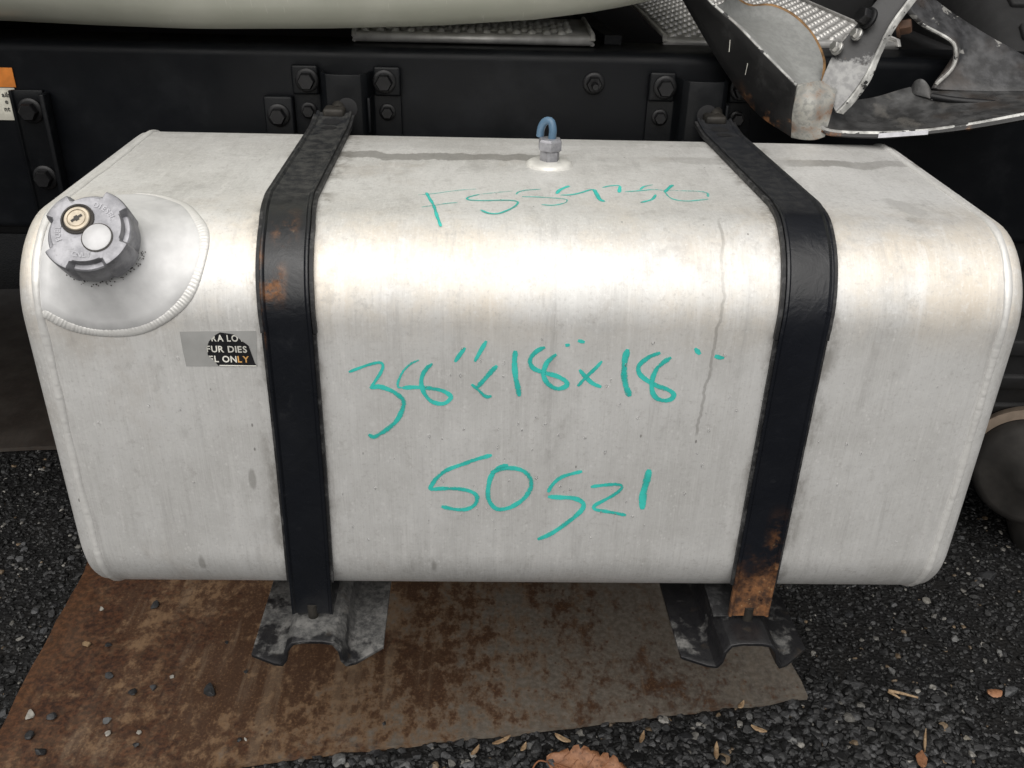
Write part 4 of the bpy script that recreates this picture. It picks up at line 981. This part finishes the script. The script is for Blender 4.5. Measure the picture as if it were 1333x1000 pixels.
# dry leaf at the lower border
lf = thing('dry_leaf', 'dry brown serrated leaf on the gravel at the front', 'leaf', (.12, .07, GZ))
def leaf_mat(name, lo, hi):
    a = Mat(name); n = a.noise(60, 5, .7)
    c = a.mix(a.ramp(n, .35, .68), lo, hi); c = a.mix(a.math('MULTIPLY', a.ramp(a.noise(190, 3), .56, .66), .6), c, tuple(v * .45 for v in lo))
    a.set(Base_Color=c, Roughness=.6, Normal=a.bump(a.noise(130, 4), .5, .0015)); return a.m
LEAF = leaf_mat('dry_leaf_brown', (.19, .08, .035), (.34, .165, .085))
VEIN = plain('leaf_vein', (.22, .09, .04), .6, 0, 0)
la, lb_ = Vector((.052, .082)), Vector((.20, .030)); ax = (lb_ - la); Ln = ax.length; ax.normalize(); ay = Vector((-ax.y, ax.x))
def leaf_pt(t, v):
    half = .036 * math.sin(math.pi * min(1, t * 1.02)) ** .62 * (1 - .25 * t)
    p = la + ax * (t * Ln) + ay * (v * half); curl = abs(v) ** 2 * .011 + .006 * math.sin(t * 5) * v + .004 * math.sin(v * 9 + t * 20) * abs(v)
    return Vector((p.x, p.y, GZ + .010 + curl))
N_ = 44; rows = []
for i in range(N_ + 1):
    t = i / N_; e = 1.0 if i % 4 else .86
    rows.append([leaf_pt(t, v * (e if abs(v) == 1 else 1)) for v in (-1, -.75, -.5, -.25, 0, .25, .5, .75, 1)])
V, F = grid(rows); solid(mesh('blade', V, F, LEAF, lf, sharp=80), .0006, 0)
mesh('midrib', *tube([leaf_pt(t, 0) + Vector((0, 0, .0008)) for t in np.linspace(0, .98, 20)], np.linspace(.0014, .0004, 20), 6), VEIN, lf)
for k in range(7):
    for sg in (-1, 1): mesh('side_vein', *tube([leaf_pt(.1 + k * .12 + q * .09, sg * q * .9) + Vector((0, 0, .0006)) for q in np.linspace(0, 1, 6)], .0005, 5), VEIN, lf)
mesh('stalk', *tube(cat_rom([(.052, .082, GZ + .010), (.042, .083, GZ + .011), (.034, .076, GZ + .008), (.030, .064, GZ + .006)], 10), .0012, 6), VEIN, lf)
# wood chips, twigs and a leaf scrap
CHIPM = leaf_mat('pale_wood_chip', (.24, .15, .08), (.42, .30, .18))
def chip(x, y, L, ang, label, nm='wood_chip', wdt=.0035, mat=CHIPM, cat='wood chip'):
    a = R_(ang); d = Vector((math.cos(a), math.sin(a), 0)); s = Vector((-math.sin(a), math.cos(a), 0)); rows = []
    for t in np.linspace(-1, 1, 9):
        k = wdt * (1 - abs(t) ** 2.5 * .8) * random.uniform(.85, 1.1); c_ = Vector((x, y, GZ + .011 + .002 * t * t)) + d * (t * L / 2)
        rows.append([c_ + s * k + Vector((0, 0, -.0008)), c_ + s * k * .6 + Vector((0, 0, .0014)), c_ - s * k * .6 + Vector((0, 0, .0014)), c_ - s * k + Vector((0, 0, -.0008))])
    V, F = grid(rows, True); F += [(0, 1, 2, 3), tuple(range(len(V) - 4, len(V)))]
    return tag(mesh(nm, V, F, mat, None, sharp=50), label, cat)
chip(-.012, .118, .030, 28, 'thin tan wood chip on the gravel just below the sheet edge')
chip(-.050, .100, .020, 55, 'short tan wood chip left of the brown leaf, nearest the frame edge')
chip(.020, .106, .016, 60, 'small slanted wood chip between sheet edge and the leaf stalk')
chip(.078, .122, .026, -32, 'pale wood chip on the gravel right above the brown leaf', wdt=.0045)
chip(.195, .124, .022, 68, 'upright tan wood chip right of the brown leaf')
chip(.300, .100, .030, 78, 'long brown wood chip at the front below the right bracket', wdt=.004)
chip(.372, .140, .024, -28, 'pinkish wood chip on gravel in front of the sheet corner', wdt=.004)
chip(.356, .186, .018, 50, 'wood chip touching the sheet edge beside its right corner', wdt=.004)
chip(.614, .119, .046, 66, 'thin brown stalk standing out on the gravel, lower right', 'dry_stalk', .0022, CHIPM, 'stalk')
chip(.596, .086, .030, 70, 'rust brown leaf scrap at the lower right border', 'leaf_scrap', .008, LEAF, 'leaf')
chip(.762, .212, .024, 5, 'square brown leaf scrap on the dark gravel, far right', 'leaf_scrap', .009, LEAF, 'leaf')
tw = thing('twig', 'forked straw coloured twig on the dark gravel at right', 'twig', (.612, .206, GZ))
mesh('stem', *tube([(.594, .214, GZ + .013), (.612, .208, GZ + .014), (.636, .201, GZ + .012)], [.0026, .0022, .0015], 7), CHIPM, tw)
mesh('side_stem', *tube([(.594, .213, GZ + .012), (.600, .206, GZ + .013), (.608, .200, GZ + .011)], [.0022, .002, .0013], 7), CHIPM, tw)
